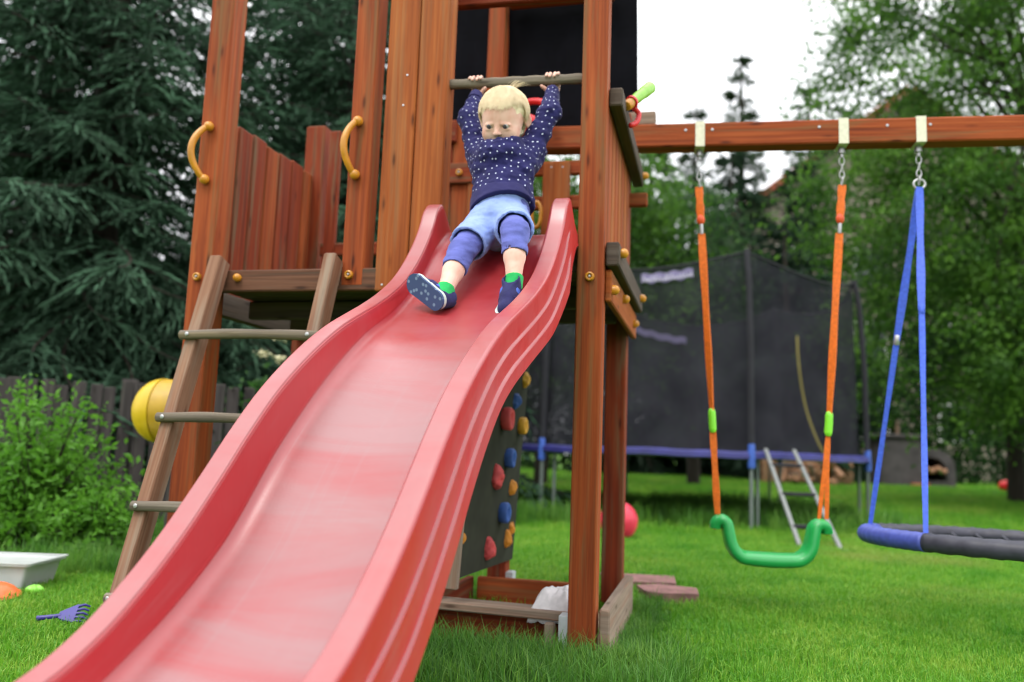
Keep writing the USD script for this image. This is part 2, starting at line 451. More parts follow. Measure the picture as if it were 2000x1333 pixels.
board("joist", (-1.57, 0.1, 1.2), (-1.57, 0.9, 1.2), 0.04, 0.1, W_DARK, (1, 0, 0))
board("joist", (-0.60, 0.09, 1.2), (-0.60, 0.9, 1.2), 0.04, 0.1, W_DARK, (1, 0, 0))
# right side: rails outside the fence planks
board("side_rail", (0.072, 0.055, 1.937), (0.072, 1.02, 1.937), 0.05, 0.068, W_DARK, (1, 0, 0), label="dark top rail on the right side")
board("side_rail", (0.074, 0.035, 1.345), (0.074, 1.04, 1.345), 0.048, 0.085, W_DARK, (1, 0, 0), label="dark lower rail on the right side")
board("side_rail", (0.059, 0.055, 1.235), (0.059, 1.04, 1.235), 0.024, 0.115, W_PLANK, (1, 0, 0))
for k in range(7):
    v = 0.155 + k * 0.112
    board("side_plank", (0.034, v, 1.275 + 0.004 * (k % 3)), (0.034, v, 2.0 - 0.006 * (k % 2)), 0.022, 0.104, W_PLANK if k % 2 else W_RED, (1, 0, 0), bev=0.006)
# left side: fence planks between ladder post and back post
for k in range(7):
    v = 0.165 + k * 0.117
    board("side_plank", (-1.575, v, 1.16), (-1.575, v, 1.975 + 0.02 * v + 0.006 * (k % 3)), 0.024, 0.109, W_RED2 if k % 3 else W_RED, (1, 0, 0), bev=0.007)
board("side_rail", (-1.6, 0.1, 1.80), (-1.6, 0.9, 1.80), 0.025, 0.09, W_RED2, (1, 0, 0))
# back: rails and pickets
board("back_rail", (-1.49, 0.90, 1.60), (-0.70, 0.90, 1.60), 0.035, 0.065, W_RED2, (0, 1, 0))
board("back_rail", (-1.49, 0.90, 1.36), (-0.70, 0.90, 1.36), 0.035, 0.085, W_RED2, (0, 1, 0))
board("back_rail", (-0.70, 0.905, 1.973), (-0.052, 0.905, 1.973), 0.035, 0.066, W_RED, (0, 1, 0))
board("back_rail", (-0.70, 0.905, 1.805), (0.125, 0.905, 1.805), 0.035, 0.062, W_RED, (0, 1, 0))
board("back_rail", (0.0, 0.99, 2.225), (0.152, 0.99, 2.225), 0.05, 0.066, W_GREY, (0, 1, 0), label="grey beam stub above the swing beam")
board("back_plank", (-0.297, 0.872, 1.36), (-0.297, 0.872, 1.992), 0.128, 0.026, W_PLANK, (1, 0, 0))
board("back_plank", (-0.56, 0.872, 1.36), (-0.56, 0.872, 1.99), 0.125, 0.026, W_RED, (1, 0, 0))
board("back_plank", (-0.69, 0.868, 1.36), (-0.69, 0.868, 1.995), 0.07, 0.03, W_PLANK, (1, 0, 0))
board("back_plank", (-0.765, 0.885, 1.30), (-0.765, 0.885, 2.215), 0.09, 0.04, W_RED, (1, 0, 0))
board("back_plank", (-0.835, 0.895, 1.30), (-0.835, 0.895, 2.21), 0.05, 0.06, W_RED2, (1, 0, 0))
board("back_block", (-0.83, 0.858, 1.952), (-0.70, 0.858, 1.952), 0.03, 0.10, W_RED2, (0, 1, 0))
board("back_block", (-0.87, 0.858, 2.165), (-0.79, 0.858, 2.165), 0.03, 0.11, W_RED2, (0, 1, 0))
board("back_plank", (-1.437, 0.885, 1.32), (-1.437, 0.885, 2.21), 0.06, 0.03, W_RED2, (1, 0, 0))
board("back_plank", (-1.02, 0.885, 1.32), (-1.02, 0.885, 2.2), 0.10, 0.03, W_RED2, (1, 0, 0))
# roof: beams and dark canvas at the back
board("roof_beam", (-0.64, 0.20, 2.455), (0.17, 0.20, 2.440), 0.04, 0.07, W_RED2, (0, 1, 0))
board("roof_beam", (-0.56, 0.9, 2.84), (-0.045, 0.9, 2.84), 0.04, 0.08, W_RED2, (0, 1, 0))
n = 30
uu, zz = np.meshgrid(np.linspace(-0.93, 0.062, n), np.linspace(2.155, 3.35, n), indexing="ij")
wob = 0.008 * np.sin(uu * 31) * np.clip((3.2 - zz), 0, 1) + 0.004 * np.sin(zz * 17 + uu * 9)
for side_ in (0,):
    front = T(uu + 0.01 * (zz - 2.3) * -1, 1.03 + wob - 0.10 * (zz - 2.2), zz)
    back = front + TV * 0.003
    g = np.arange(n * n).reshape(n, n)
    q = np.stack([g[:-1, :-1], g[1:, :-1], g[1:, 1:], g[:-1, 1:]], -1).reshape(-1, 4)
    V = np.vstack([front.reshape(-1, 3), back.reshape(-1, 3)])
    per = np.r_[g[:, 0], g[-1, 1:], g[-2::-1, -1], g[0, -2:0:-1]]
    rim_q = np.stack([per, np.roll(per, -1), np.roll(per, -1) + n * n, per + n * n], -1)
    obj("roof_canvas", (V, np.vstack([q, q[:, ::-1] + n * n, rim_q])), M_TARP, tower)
# the bar the child hangs from
bar_u = np.linspace(-0.575, -0.03, 26)
bar_z = 2.021 + (bar_u + 0.55) * (-0.012 / 0.5)
bar_pts = T(bar_u, 0.045 + 0 * bar_u, bar_z)
obj("hanging_bar", tube(bar_pts, 0.0185 + 0.0012 * np.sin(np.arange(26) * 1.7), 14), W_ROUND, tower, smooth=True, label="grey round wooden bar across the slide opening")


# bolt caps
def cap(p, axis, parent=tower, r=0.0165, m=None, washer=True):
    ax = TU * axis[0] + TV * axis[1]
    prof = [(r, 0), (r, r * .45), (r * .92, r * .7), (r * .68, r * .82), (r * .5, r * .7), (r * .42, r * .42), (0.0, r * .42)]
    c = obj("bolt_cap", lathe(prof, TT(p), ax, 18), m or M_CAP, parent, smooth=40)
    if washer:
        q = TT(p) + ax * r * .42
        obj("bolt", lathe([(r * .34, 0), (r * .34, r * .25), (r * .2, r * .4), (0, r * .42)], q, ax, 8), M_STEEL, c, smooth=30)


def round_cap(p, axis, r=0.016):
    ax = TU * axis[0] + TV * axis[1]
    prof = [(r * .95, 0), (r, r * .5)] + [(r * math.cos(t), r * .5 + r * math.sin(t)) for t in np.linspace(.2, math.pi / 2, 7)]
    obj("bolt_cap", lathe(prof, TT(p), ax, 16), M_CAP, tower, smooth=40)


for (u, z) in ((0.001, 1.255), (-0.909, 1.274), (-1.553, 1.275)):
    cap((u, -0.0005, z), (0, -1))
cap((-0.765, 0.842, 1.952), (0, -1))
round_cap((-1.374, 0.0, 1.268), (0, -1))
round_cap((-0.985, 0.0, 1.268), (0, -1))
for (v, z) in ((0.10, 1.36), (0.93, 1.35)):
    round_cap((0.098, v, z), (1, 0), 0.018)
for (v, z) in ((0.079, 1.222), (0.45, 1.258), (0.90, 1.229)):
    round_cap((0.071, v, z), (1, 0), 0.018)
round_cap((0.097, 0.98, 1.945), (1, 0), 0.018)
for (u, z) in ((-0.32, 1.965), (-0.266, 1.964)):
    obj("screw", lathe([(0.0045, 0), (0.004, .0015), (0, .002)], T(u, 0.859, z), -TV, 8), M_STEEL, tower)
for (u, z) in ((-0.775, 1.235), (-0.72, 2.05), (-0.73, 1.93)):
    obj("screw", lathe([(0.0045, 0), (0.004, .0015), (0, .002)], T(u, -0.001, z), -TV, 8), M_STEEL, tower)
# knob on the left back block
obj("hook_ring", tube(T(-0.70 + .022 * np.cos(np.linspace(0, 2 * np.pi, 20, endpoint=False)), np.full(20, .83), 2.10 + .022 * np.sin(np.linspace(0, 2 * np.pi, 20, endpoint=False))), 0.005, 8, closed=True), plain("cream_plastic", (0.6, 0.55, 0.36), 0.4), tower, smooth=True)
obj("grab_ring", tube(T(-0.372 + .022 * np.cos(np.linspace(0, 2 * np.pi, 24, endpoint=False)), np.full(24, .80), 1.72 + .06 * np.sin(np.linspace(0, 2 * np.pi, 24, endpoint=False))), 0.009, 8, closed=True), M_CAP, tower, smooth=True, label="amber grab handle behind the child")
# grab handles flanking the ladder opening
for (u, z0, z1, bow) in ((-1.553, 1.668, 1.888, -0.036), (-0.908, 1.66, 1.872, -0.028)):
    t = np.linspace(0, 1, 22)
    path = T(u + bow * np.sin(np.pi * t) ** .8, -0.012 - 0.05 * np.sin(np.pi * t) ** .7, z0 + (z1 - z0) * t)
    h = obj("grab_handle", tube(path, 0.0115 + 0.002 * np.sin(np.pi * t), 12), M_CAP, tower, smooth=True)
    for z in (z0, z1):
        obj("handle_boss", ball(T(u + 0.002, -0.014, z), 0.0195, 3), M_CAP, h, smooth=True)
# ladder
lad = unique(tower, "ladder")
UsdGeom.Xform.Define(stage, lad)
origin[lad] = origin[tower]
ltop, lbot = (-0.028, 1.335), (-0.46, 0.0)
for u in (-1.44, -0.962):
    obj("ladder_rail", tbeam((u, ltop[0], ltop[1]), (u, lbot[0], lbot[1]), 0.048, 0.075, (1, 0, 0)), W_RAIL, lad)
for z in (1.02, 0.715, 0.415, 0.13):
    t = (ltop[1] - z) / ltop[1]
    v = ltop[0] + (lbot[0] - ltop[0]) * t - 0.052
    us_ = np.linspace(-1.475 + .02 * (1.02 - z), -0.91, 14)
    obj("rung", tube(T(us_, np.full(14, v), z + 0.003 * np.sin(us_ * 9)), 0.0178 + 0.001 * np.sin(us_ * 23), 12), W_ROUND, lad, smooth=True)
    for u in (-1.44, -0.962):
        obj("rung_screw", lathe([(0.008, 0), (0.006, .002), (0, .003)], T(u, v - 0.0178, z), -TV, 8), M_STEEL, lad)
obj("brace_bar", tube(T(np.linspace(-1.5, -0.6, 8), np.full(8, 0.945), np.full(8, 0.775)), 0.017, 10), W_GREY, tower, smooth=True, label="grey round bar low at the back")


# climbing wall
def panel_pt(v, z, out=0.0):
    return T(-0.468 + (z - 0.18) * 0.055 + out, v, z)


pc = np.array([panel_pt(v, z, o) for o in (0, -0.02) for v, z in ((0.06, 0.18), (0.985, 0.15), (0.985, 1.15), (0.06, 1.15))])
panel = obj("climbing_panel", trimesh.convex.convex_hull(pc), M_PANEL, tower, label="dark board with coloured climbing holds")
pm = origin[panel]
board("panel_batten", (-0.475, 0.062, 0.15), (-0.425, 0.062, 1.15), 0.05, 0.03, W_GREY, (1, 0, 0), bev=0.003)
holds = [(0.906, 0.969, "y", .036), (0.758, 0.862, "b", .036), (0.566, 0.774, "r", .05), (0.887, 0.756, "y", .04), (0.692, 0.61, "b", .043), (0.526, 0.533, "r", .05),
         (0.828, 0.481, "o", .036), (0.673, 0.379, "b", .045), (0.888, 0.295, "o", .028), (0.824, 0.258, "o", .038), (0.504, 0.247, "r", .048), (0.115, 0.323, "o", .022)]
for i, (v, z, c, r) in enumerate(holds):
    m = {"y": M_HYEL, "b": M_HBLU, "r": M_HRED, "o": M_HORG}[c]
    hr = np.random.default_rng(40 + i)
    if i in (2, 3, 4, 7):
        prof = [(r * .9, 0), (r, r * .25), (r * .98, r * .7), (r * .8, r * .86), (r * .55, r * .8), (r * .34, r * .55), (0, r * .5)]
        g = lathe(prof, panel_pt(v, z), TU, 22)
        V, F = np.array(g.vertices), np.array(g.faces)
    else:
        V, F = ball((0, 0, 0), 1.0, 3)
        V = V * np.array([0.75, 0.9, 1.0]) + 0.55 * (meshkit.fbm(V * 1.6 + i * 7.3, 3, i)[:, None] - .5) * V
        V[:, 0] = np.maximum(V[:, 0], -0.1)
        V = panel_pt(v, z) + r * (V[:, :1] * TU + V[:, 1:2] * TV + V[:, 2:] * TZ)
    V = V + 0.12 * r * (meshkit.fbm((V - P0) * 40, 2, i)[:, None] - .5) * TU
    obj("climbing_hold", (V, F), m, panel, smooth=50, label={"y": "yellow", "b": "blue", "r": "red", "o": "orange"}[c] + " climbing hold")

# steering wheel at the back rail, telescope on the right rail
sw = unique(tower, "steering_wheel")
UsdGeom.Xform.Define(stage, sw)
origin[sw] = origin[tower]
a = np.linspace(0, 2 * np.pi, 40, endpoint=False)
wc, wa, wb = np.array([-0.425, 0.80, 2.165]), np.array([0.97, -0.15, 0.1]), np.array([-.06, .3, .95])
ring = TT(wc + 0.125 * (np.outer(np.cos(a), wa) + np.outer(np.sin(a), wb)))
obj("wheel_rim", tube(ring, 0.0155, 12, closed=True), M_REDP, sw, smooth=True)
for t in (0.5, 2.6, 4.7):
    q = TT(np.array([wc + r_ * (math.cos(t) * wa + math.sin(t) * wb) + np.array([0, .02 * (1 - r_ / .12), 0]) for r_ in np.linspace(0.01, .12, 6)]))
    obj("wheel_spoke", tube(q, 0.014, 10), M_REDP, sw, smooth=True)
obj("wheel_hub", lathe([(0.045, 0), (0.043, .02), (.03, .032), (0, .036)], TT(wc + np.array([0, .02, 0])), -TV, 24), M_REDP, sw, smooth=40)
obj("wheel_shaft", tube(TT(np.array([wc + [0, .02, 0], wc + [0, .09, 0]])), 0.02, 12), M_REDP, sw, smooth=True)
te = unique(tower, "telescope")
UsdGeom.Xform.Define(stage, te)
origin[te] = origin[tower]
t0, td = np.array([0.108, 0.20, 1.968]), unit([0.31, 0.60, 0.55])
obj("telescope_tube", lathe([(0.017, 0), (0.018, .05), (.021, .06), (.0215, .12), (.024, .125), (.0245, .185), (.021, .19), (0.019, .175), (0, .175)], TT(t0), td[0] * TU + td[1] * TV + td[2] * TZ, 20), M_GRNP, te, smooth=40)
obj("eyepiece", lathe([(0, -.03), (0.017, -.028), (0.02, -.02), (0.02, 0.004), (.0172, .006)], TT(t0), td[0] * TU + td[1] * TV + td[2] * TZ, 20), M_CAP, te, smooth=40)
obj("telescope_bracket", tube(TT(smooth_path([t0 + [.0, .03, -.075], t0 + [.022, .05, -.055], t0 + [.03, .06, -.02], t0 + [.012, .045, 0.0]], 12)), 0.0105, 10), M_REDP, te, smooth=True)
obj("telescope_bracket", lathe([(0.0185, 0), (0.025, .001), (.025, .011), (.0185, .012)], TT(t0 + td * .012), td[0] * TU + td[1] * TV + td[2] * TZ, 20), M_REDP, te, smooth=40)

# ------------------------------------------------------------------ sandbox below the tower
sb = thing("sandbox", "low weathered board edging of the sandbox under the tower", "sandbox", T(-0.28, 0.45, 0))
board("edge_board", (-0.66, 0.115, 0.092), (-0.052, 0.115, 0.084), 0.105, 0.030, W_GREY, (0, 1, 0), sb)
board("edge_board", (-0.66, 0.13, 0.005), (-0.052, 0.13, 0.0), 0.03, 0.13, W_RED2, (0, 1, 0), sb)
board("edge_board", (-0.60, 0.875, 0.012), (-0.055, 0.875, 0.012), 0.03, 0.135, W_RED, (0, 1, 0), sb)
board("edge_board", (0.075, 0.02, 0.028), (0.075, 0.86, 0.032), 0.036, 0.20, W_GREY, (1, 0, 0), sb, label="pale grey side board right of the post")
board("edge_board", (-0.64, 0.1, 0.0), (-0.64, 0.9, 0.0), 0.03, 0.15, W_RED2, (1, 0, 0), sb)
board("corner_peg", (-0.115, 0.055, -0.1), (-0.115, 0.055, 0.066), 0.035, 0.03, W_GREY, (1, 0, 0), sb)
M_SAND = plain("damp_sand", (0.27, 0.2, 0.13), 0.9, 0.1, 0.25, 40)
n = 24
uu, vv = np.meshgrid(np.linspace(-0.62, 0.055, n), np.linspace(0.135, 0.86, n), indexing="ij")
g = np.arange(n * n).reshape(n, n)
q = np.stack([g[:-1, :-1], g[1:, :-1], g[1:, 1:], g[:-1, 1:]], -1).reshape(-1, 4)
obj("sand", (T(uu, vv, -0.05 + 0.03 * meshkit.fbm(np.stack([uu * 6, vv * 6, 0 * uu], -1), 3)).reshape(-1, 3), q), M_SAND, sb, smooth=True, kind="stuff")
n = 34
uu, vv = np.meshgrid(np.linspace(-1, 1, n), np.linspace(-1, 1, n), indexing="ij")
rr_ = np.maximum(abs(uu), abs(vv))
bump_ = np.clip(1 - rr_ ** 2, 0, 1) ** .55 * (0.075 + 0.06 * meshkit.fbm(np.stack([uu * 2.2, vv * 2.2, 0 * uu], -1), 4, 3)) + 0.012 * meshkit.fbm(np.stack([uu * 7, vv * 7, 0 * uu], -1), 2, 5)
front = T(-0.115 + uu * 0.085, 0.20 + vv * 0.12, 0.055 + bump_)
bk = front - np.array([0, 0, 1.0]) * np.where(rr_ < .99, 0.006, 0.004)[..., None]
V = np.vstack([front.reshape(-1, 3), bk.reshape(-1, 3)])
g = np.arange(n * n).reshape(n, n)
q = np.stack([g[:-1, :-1], g[1:, :-1], g[1:, 1:], g[:-1, 1:]], -1).reshape(-1, 4)
per = np.r_[g[:, 0], g[-1, 1:], g[-2::-1, -1], g[0, -2:0:-1]]
obj("plastic_bag", (V, np.vstack([q, q[:, ::-1] + n * n, np.stack([per, np.roll(per, -1), np.roll(per, -1) + n * n, per + n * n], -1)])), M_CLOTH, smooth=True,
    label="crumpled pale plastic bag lying on the sandbox edge by the post", cat="bag")

# ------------------------------------------------------------------ the slide
RIM = PchipInterpolator([-.03, .03, .08, .12, .16, .2, .3, .4, .5, .6, .7, .8, .9, 1., 1.1, 1.2, 1.3, 1.4, 1.5, 1.6, 1.7, 1.85, 2.0, 2.15],
                        [1.415, 1.435, 1.478, 1.505, 1.475, 1.398, 1.267, 1.176, 1.112, 1.06, 1.014, .967, .91, .843, .765, .669, .562, .461, .375, .305, .257, .217, .2, .195])
BED = PchipInterpolator([-.03, .03, .08, .12, .2, .3, .5, .7, .9, 1.1, 1.3, 1.5, 1.7, 1.85, 2.15], [1.404, 1.402, 1.39, 1.368, 1.303, 1.196, 1.043, .932, .79, .614, .40, .262, .17, .14, .13])
SKB = PchipInterpolator([-.03, .03, .1, .2, .3, .4, .5, .6, .7, .8, .9, 1.0, 1.1, 1.2, 1.3, 1.4, 1.5, 1.6, 1.8, 2.15],
                        [1.372, 1.352, 1.262, 1.149, 1.064, .992, .942, .897, .851, .803, .742, .651, .537, .407, .297, .205, .15, .11, .08, .07])
W = np.linspace(-0.03, 2.15, 170)
slide = thing("slide", "red plastic wavy slide running from the tower down to the lawn", "slide", S(-0.31, 1.0, 0))


def loft(sections, close=True):
    """sections: (stations, points, 3) of closed loops."""
    m, n = sections.shape[:2]
    V = sections.reshape(-1, 3)
    F = []
    for i in range(m - 1):
        a, b = i * n, (i + 1) * n
        j = np.arange(n)
        k = (j + 1) % n
        F.append(np.stack([a + j, b + j, b + k, a + k], -1))
    F = np.vstack(F)
    return V, np.vstack([F[:, [0, 1, 2]], F[:, [0, 2, 3]]])


CX = -0.3095


def arc(p0, p1, p2, n):
    t = np.linspace(0, 1, n)[:, None]
    return (1 - t) ** 2 * np.array(p0) + 2 * t * (1 - t) * np.array(p1) + t * t * np.array(p2)


def chute_section(w):
    r, b = float(RIM(w)), float(BED(w))
    b = min(b, r - 0.012)
    h = r - b
    f = min(0.04, h * .5)
    left = np.vstack([[(-0.2075, r - 0.004)], [(-0.2040, r - 0.010)], arc((-0.198 + .004 * h, b + f), (-0.192, b + .001), (-0.192 + f * 1.1, b), 9)])
    mid = np.c_[np.linspace(-0.192 + f * 1.1, 0.192 - f * 1.1, 15)[1:-1], np.full(13, b) - 0.003 * np.cos(np.linspace(-1.5, 1.5, 13))]
    top = np.vstack([left, mid, left[::-1] * [-1, 1]])
    return np.vstack([top, top[::-1] * [0.985, 1] - [0, 0.006]])


sec = np.array([S(CX + s[:, 0], np.full(len(s), w), s[:, 1]) for w in W for s in [chute_section(w)]])
V, F = loft(sec)
uv = np.stack([np.broadcast_to(np.r_[np.linspace(0, .42, sec.shape[1] // 2), np.linspace(.42, 0, sec.shape[1] // 2)], sec.shape[:2]), np.broadcast_to(W[:, None], sec.shape[:2])], -1).reshape(-1, 2)
tm = trimesh.Trimesh(V, F, process=False)
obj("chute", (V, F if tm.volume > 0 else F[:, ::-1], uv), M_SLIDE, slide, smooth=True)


def rail_section(w, sg):
    r, zb = float(RIM(w)), float(SKB(w))
    h = r - zb
    fade = float(np.clip((w - 0.09) / 0.1, 0, 1))
    st = 0.0075 * fade
    l1, l2 = r - .43 * h, r - .735 * h
    out = [(0.2075, r - .006), (0.2085, r - .0015), (0.211, r), (0.252, r + 0.0005), (0.2575, r - .001), (0.2605, r - .0045), (0.2615, r - .010)]
    x = 0.2635
    out += [(x, l1 + .004), (x + st * .6, l1 + .0015), (x + st, l1 - .003)]
    x += st + .002
    out += [(x, l2 + .004), (x + st * .6, l2 + .0015), (x + st, l2 - .003)]
    x += st + .0025
    out += [(x, zb + .003), (x - .003, zb), (x - .006, zb + .002), (0.254, r - .02), (0.2475, r - .009), (0.2085, r - .010)]
    p = np.array(out)
    return p * [sg, 1]


def hard(sections, smooth_groups):
    """Loft whose profile is split into separately smoothed strips."""
    V, F = [], []
    n0, m = 0, len(sections)
    for a, b in smooth_groups:
        s = sections[:, a:b + 1]
        k = s.shape[1]
        V.append(s.reshape(-1, 3))
        g = np.arange(m * k).reshape(m, k) + n0
        q = np.stack([g[:-1, :-1], g[1:, :-1], g[1:, 1:], g[:-1, 1:]], -1).reshape(-1, 4)
        F.append(q)
        n0 += m * k
    V, F = np.vstack(V), np.vstack(F)
    return V, np.vstack([F[:, [0, 1, 2]], F[:, [0, 2, 3]]])


for sg in (-1, 1):
    sec = np.array([S(CX + s[:, 0], np.full(len(s), w), s[:, 1]) for w in W for s in [rail_section(w, sg)]])
    sec = np.concatenate([sec, sec[:, :1]], 1)
    groups = [(0, 6), (6, 7), (7, 9), (9, 10), (10, 12), (12, 13), (13, 15), (15, 18), (18, 19)]
    V, F = hard(sec, groups)
    prof = np.r_[0, np.cumsum(np.linalg.norm(np.diff(sec[80], axis=0), axis=1))]
    uv = np.vstack([np.stack([np.broadcast_to(prof[a:b + 1], (len(W), b - a + 1)), np.broadcast_to(W[:, None], (len(W), b - a + 1))], -1).reshape(-1, 2) for a, b in groups])
    if sg < 0:
        F = F[:, ::-1]
    # closed ends
    o = len(V)
    for e, fl in ((0, sg > 0), (-1, sg < 0)):
        loop = sec[e, :-1]
        ctr = loop.mean(0)
        k = len(loop)
        V = np.vstack([V, loop, ctr])
        uv = np.vstack([uv, np.full((k + 1, 2), 1.0)])
        j = np.arange(k)
        f = np.stack([o + j, o + (j + 1) % k, np.full(k, o + k)], -1)
        F = np.vstack([F, f[:, ::-1] if fl else f])
        o += k + 1
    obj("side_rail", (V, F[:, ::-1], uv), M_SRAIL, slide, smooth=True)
obj("mounting_lip", tbeam((-0.53, 0.05, 1.397), (-0.09, 0.05, 1.397), 0.06, 0.012, (0, 1, 0), 0.003), M_REDP, slide)


# ------------------------------------------------------------------ signed-distance modelling for soft shapes
class Field:
    def __init__(s, lo, hi, vox):
        s.lo, s.vox = np.asarray(lo, float), vox
        s.n = np.ceil((np.asarray(hi, float) - s.lo) / vox).astype(int) + 1
        s.D = np.full(s.n, 1.0, np.float32)

    def grid(s, lo, hi, pad):
        a = np.clip(np.floor((np.asarray(lo) - pad - s.lo) / s.vox).astype(int), 0, s.n)
        b = np.clip(np.ceil((np.asarray(hi) + pad - s.lo) / s.vox).astype(int) + 1, 0, s.n)
        ax = [s.lo[i] + s.vox * np.arange(a[i], b[i]) for i in range(3)]
        return tuple(slice(a[i], b[i]) for i in range(3)), np.stack(np.meshgrid(*ax, indexing="ij"), -1)

    def put(s, sl, d, k, mode):
        D = s.D[sl]
        if D.size == 0:
            return
        if mode == "sub":
            a, b = -D, d
            h = np.clip(.5 + .5 * (b - a) / k, 0, 1) if k else (b > a)
            s.D[sl] = -(b * (1 - h) + a * h - k * h * (1 - h)) if k else np.maximum(D, -d)
        else:
            if k:
                h = np.clip(.5 + .5 * (d - D) / k, 0, 1)
                s.D[sl] = d * (1 - h) + D * h - k * h * (1 - h)
            else:
                s.D[sl] = np.minimum(D, d)

    def cone(s, a, b, ra, rb, k=0.01, mode="add", squash=None):
        """Round cone; squash = (axis, factor) flattens it across that axis."""
        a, b = np.asarray(a, float), np.asarray(b, float)
        r = max(ra, rb)
        sl, P = s.grid(np.minimum(a, b) - r, np.maximum(a, b) + r, k + 3 * s.vox)
        if P.size == 0:
            return
        ab = b - a
        h = np.clip(((P - a) @ ab) / max(ab @ ab, 1e-12), 0, 1)
        q = P - a - h[..., None] * ab
        if squash is not None:
            ax = unit(squash[0])
            q = q + (q @ ax)[..., None] * ax * (1 / squash[1] - 1)
        d = np.linalg.norm(q, axis=-1) - (ra + (rb - ra) * h)
        s.put(sl, d, k, mode)

    def ell(s, c, r, R=np.eye(3), k=0.01, mode="add"):
        """Ellipsoid with radii r along the rows of R."""
        c, r = np.asarray(c, float), np.asarray(r, float)
        m = r.max()
        sl, P = s.grid(c - m, c + m, k + 3 * s.vox)
        if P.size == 0:
            return
        q = (P - c) @ R.T
        k0 = np.linalg.norm(q / r, axis=-1)
        k1 = np.linalg.norm(q / r ** 2, axis=-1)
        d = k0 * (k0 - 1) / np.maximum(k1, 1e-9)
        s.put(sl, np.where(k0 < 1e-6, -r.min(), d), k, mode)

    def half(s, p, nrm):
        """Keeps the side that nrm points away from."""
        ax = [s.lo[i] + s.vox * np.arange(s.n[i]) for i in range(3)]
        P = np.stack(np.meshgrid(*ax, indexing="ij"), -1)
        s.D = np.maximum(s.D, (P - np.asarray(p)) @ unit(nrm)).astype(np.float32)

    def wrinkle(s, amp, freq, seed, stretch=(1, 1, 1)):
        near = np.argwhere(np.abs(s.D) < amp * 2 + 2 * s.vox)
        P = s.lo + near * s.vox
        s.D[tuple(near.T)] += (amp * 2 * (meshkit.fbm(P * freq * np.asarray(stretch), 3, seed) - .5)).astype(np.float32)

    def mesh(s):
        D = s.D
        inside = D < 0
        c = [inside[i:i + D.shape[0] - 1, j:j + D.shape[1] - 1, k:k + D.shape[2] - 1] for i in (0, 1) for j in (0, 1) for k in (0, 1)]
        cnt = sum(x.astype(np.int8) for x in c)
        cells = np.argwhere((cnt > 0) & (cnt < 8))
        index = np.full(np.array(D.shape) - 1, -1, np.int64)
        index[tuple(cells.T)] = np.arange(len(cells))
        corner = np.array([(i, j, k) for i in (0, 1) for j in (0, 1) for k in (0, 1)])
        vals = np.stack([D[tuple((cells + o).T)] for o in corner], 1)
        acc, num = np.zeros((len(cells), 3)), np.zeros(len(cells))
        for e0 in range(8):
            for e1 in range(e0 + 1, 8):
                if np.abs(corner[e0] - corner[e1]).sum() != 1:
                    continue
                v0, v1 = vals[:, e0], vals[:, e1]
                cr = (v0 < 0) != (v1 < 0)
                t = np.where(cr, v0 / np.where(cr, v0 - v1, 1), 0)
                acc += np.where(cr[:, None], corner[e0] + t[:, None] * (corner[e1] - corner[e0]), 0)
                num += cr
        V = s.lo + s.vox * (cells + acc / num[:, None])
        F = []
        for ax in range(3):
            a1, a2 = (ax + 1) % 3, (ax + 2) % 3
            sl0 = [slice(None)] * 3
            sl1 = [slice(None)] * 3
            sl0[ax], sl1[ax] = slice(0, -1), slice(1, None)
            ch = np.argwhere(inside[tuple(sl0)] != inside[tuple(sl1)])
            ch = ch[(ch[:, a1] > 0) & (ch[:, a2] > 0)]
            e1, e2 = np.eye(3, dtype=int)[a1], np.eye(3, dtype=int)[a2]
            ok = np.all(ch < np.array(index.shape), axis=1)
            ch = ch[ok]
            q = np.stack([index[tuple((ch - e1 - e2).T)], index[tuple((ch - e2).T)], index[tuple(ch.T)], index[tuple((ch - e1).T)]], 1)
            fl = ~inside[tuple(ch.T)]
            q[fl] = q[fl][:, ::-1]
            F.append(q[(q >= 0).all(1)])
        F = np.vstack(F)
        return V, np.vstack([F[:, [0, 1, 2]], F[:, [0, 2, 3]]])


# ------------------------------------------------------------------ the child
def fabric(name, base, var=0.15, rough=0.85, fine=420.0, dots=None):
    nodes = {
        "uv": ("uvmap", {"attribute": "st"}),
        "g": ("geometry", {}),
        "n": ("noise_texture", {"scale": 16.0, "detail": 4, "roughness": 0.6}),
        "r": ("rgb_ramp", {"ramp": [(0.3, tuple(np.array(base) * (1 - var))), (0.7, tuple(np.array(base) * (1 + var)))]}),
        "w": ("noise_texture", {"scale": fine, "detail": 2}),
        "b": ("bump", {"strength": 0.35, "distance": 0.002}),
        "p": ("principled_bsdf", {"roughness": rough, "specular_ior_level": 0.2, "sheen_weight": 0.05, "sheen_roughness": 0.5})}
    links = [("g.position", "n.vector"), ("g.position", "w.vector"), ("n.fac", "r.fac"), ("w.fac", "b.height"), ("b.normal", "p.normal")]
    if dots:
        nodes |= {"v": ("voronoi_texture", {"dimensions": "2D", "scale": dots[0], "randomness": 0.55}),
                  "s": ("rgb_ramp", {"ramp": [(0.0, (1, 1, 1)), (dots[1], (1, 1, 1)), (dots[1] + .03, (0, 0, 0)), (1, (0, 0, 0))]}),
                  "mx": ("mix_color", {"b": (0.45, 0.48, 0.62)})}
        links += [("uv.UV", "v.vector"), ("v.distance", "s.fac"), ("s.color", "mx.fac"), ("r.color", "mx.a"), ("mx.result", "p.base_color")]
    else:
        links += [("r.color", "p.base_color")]
    return mat(name, nodes, links)


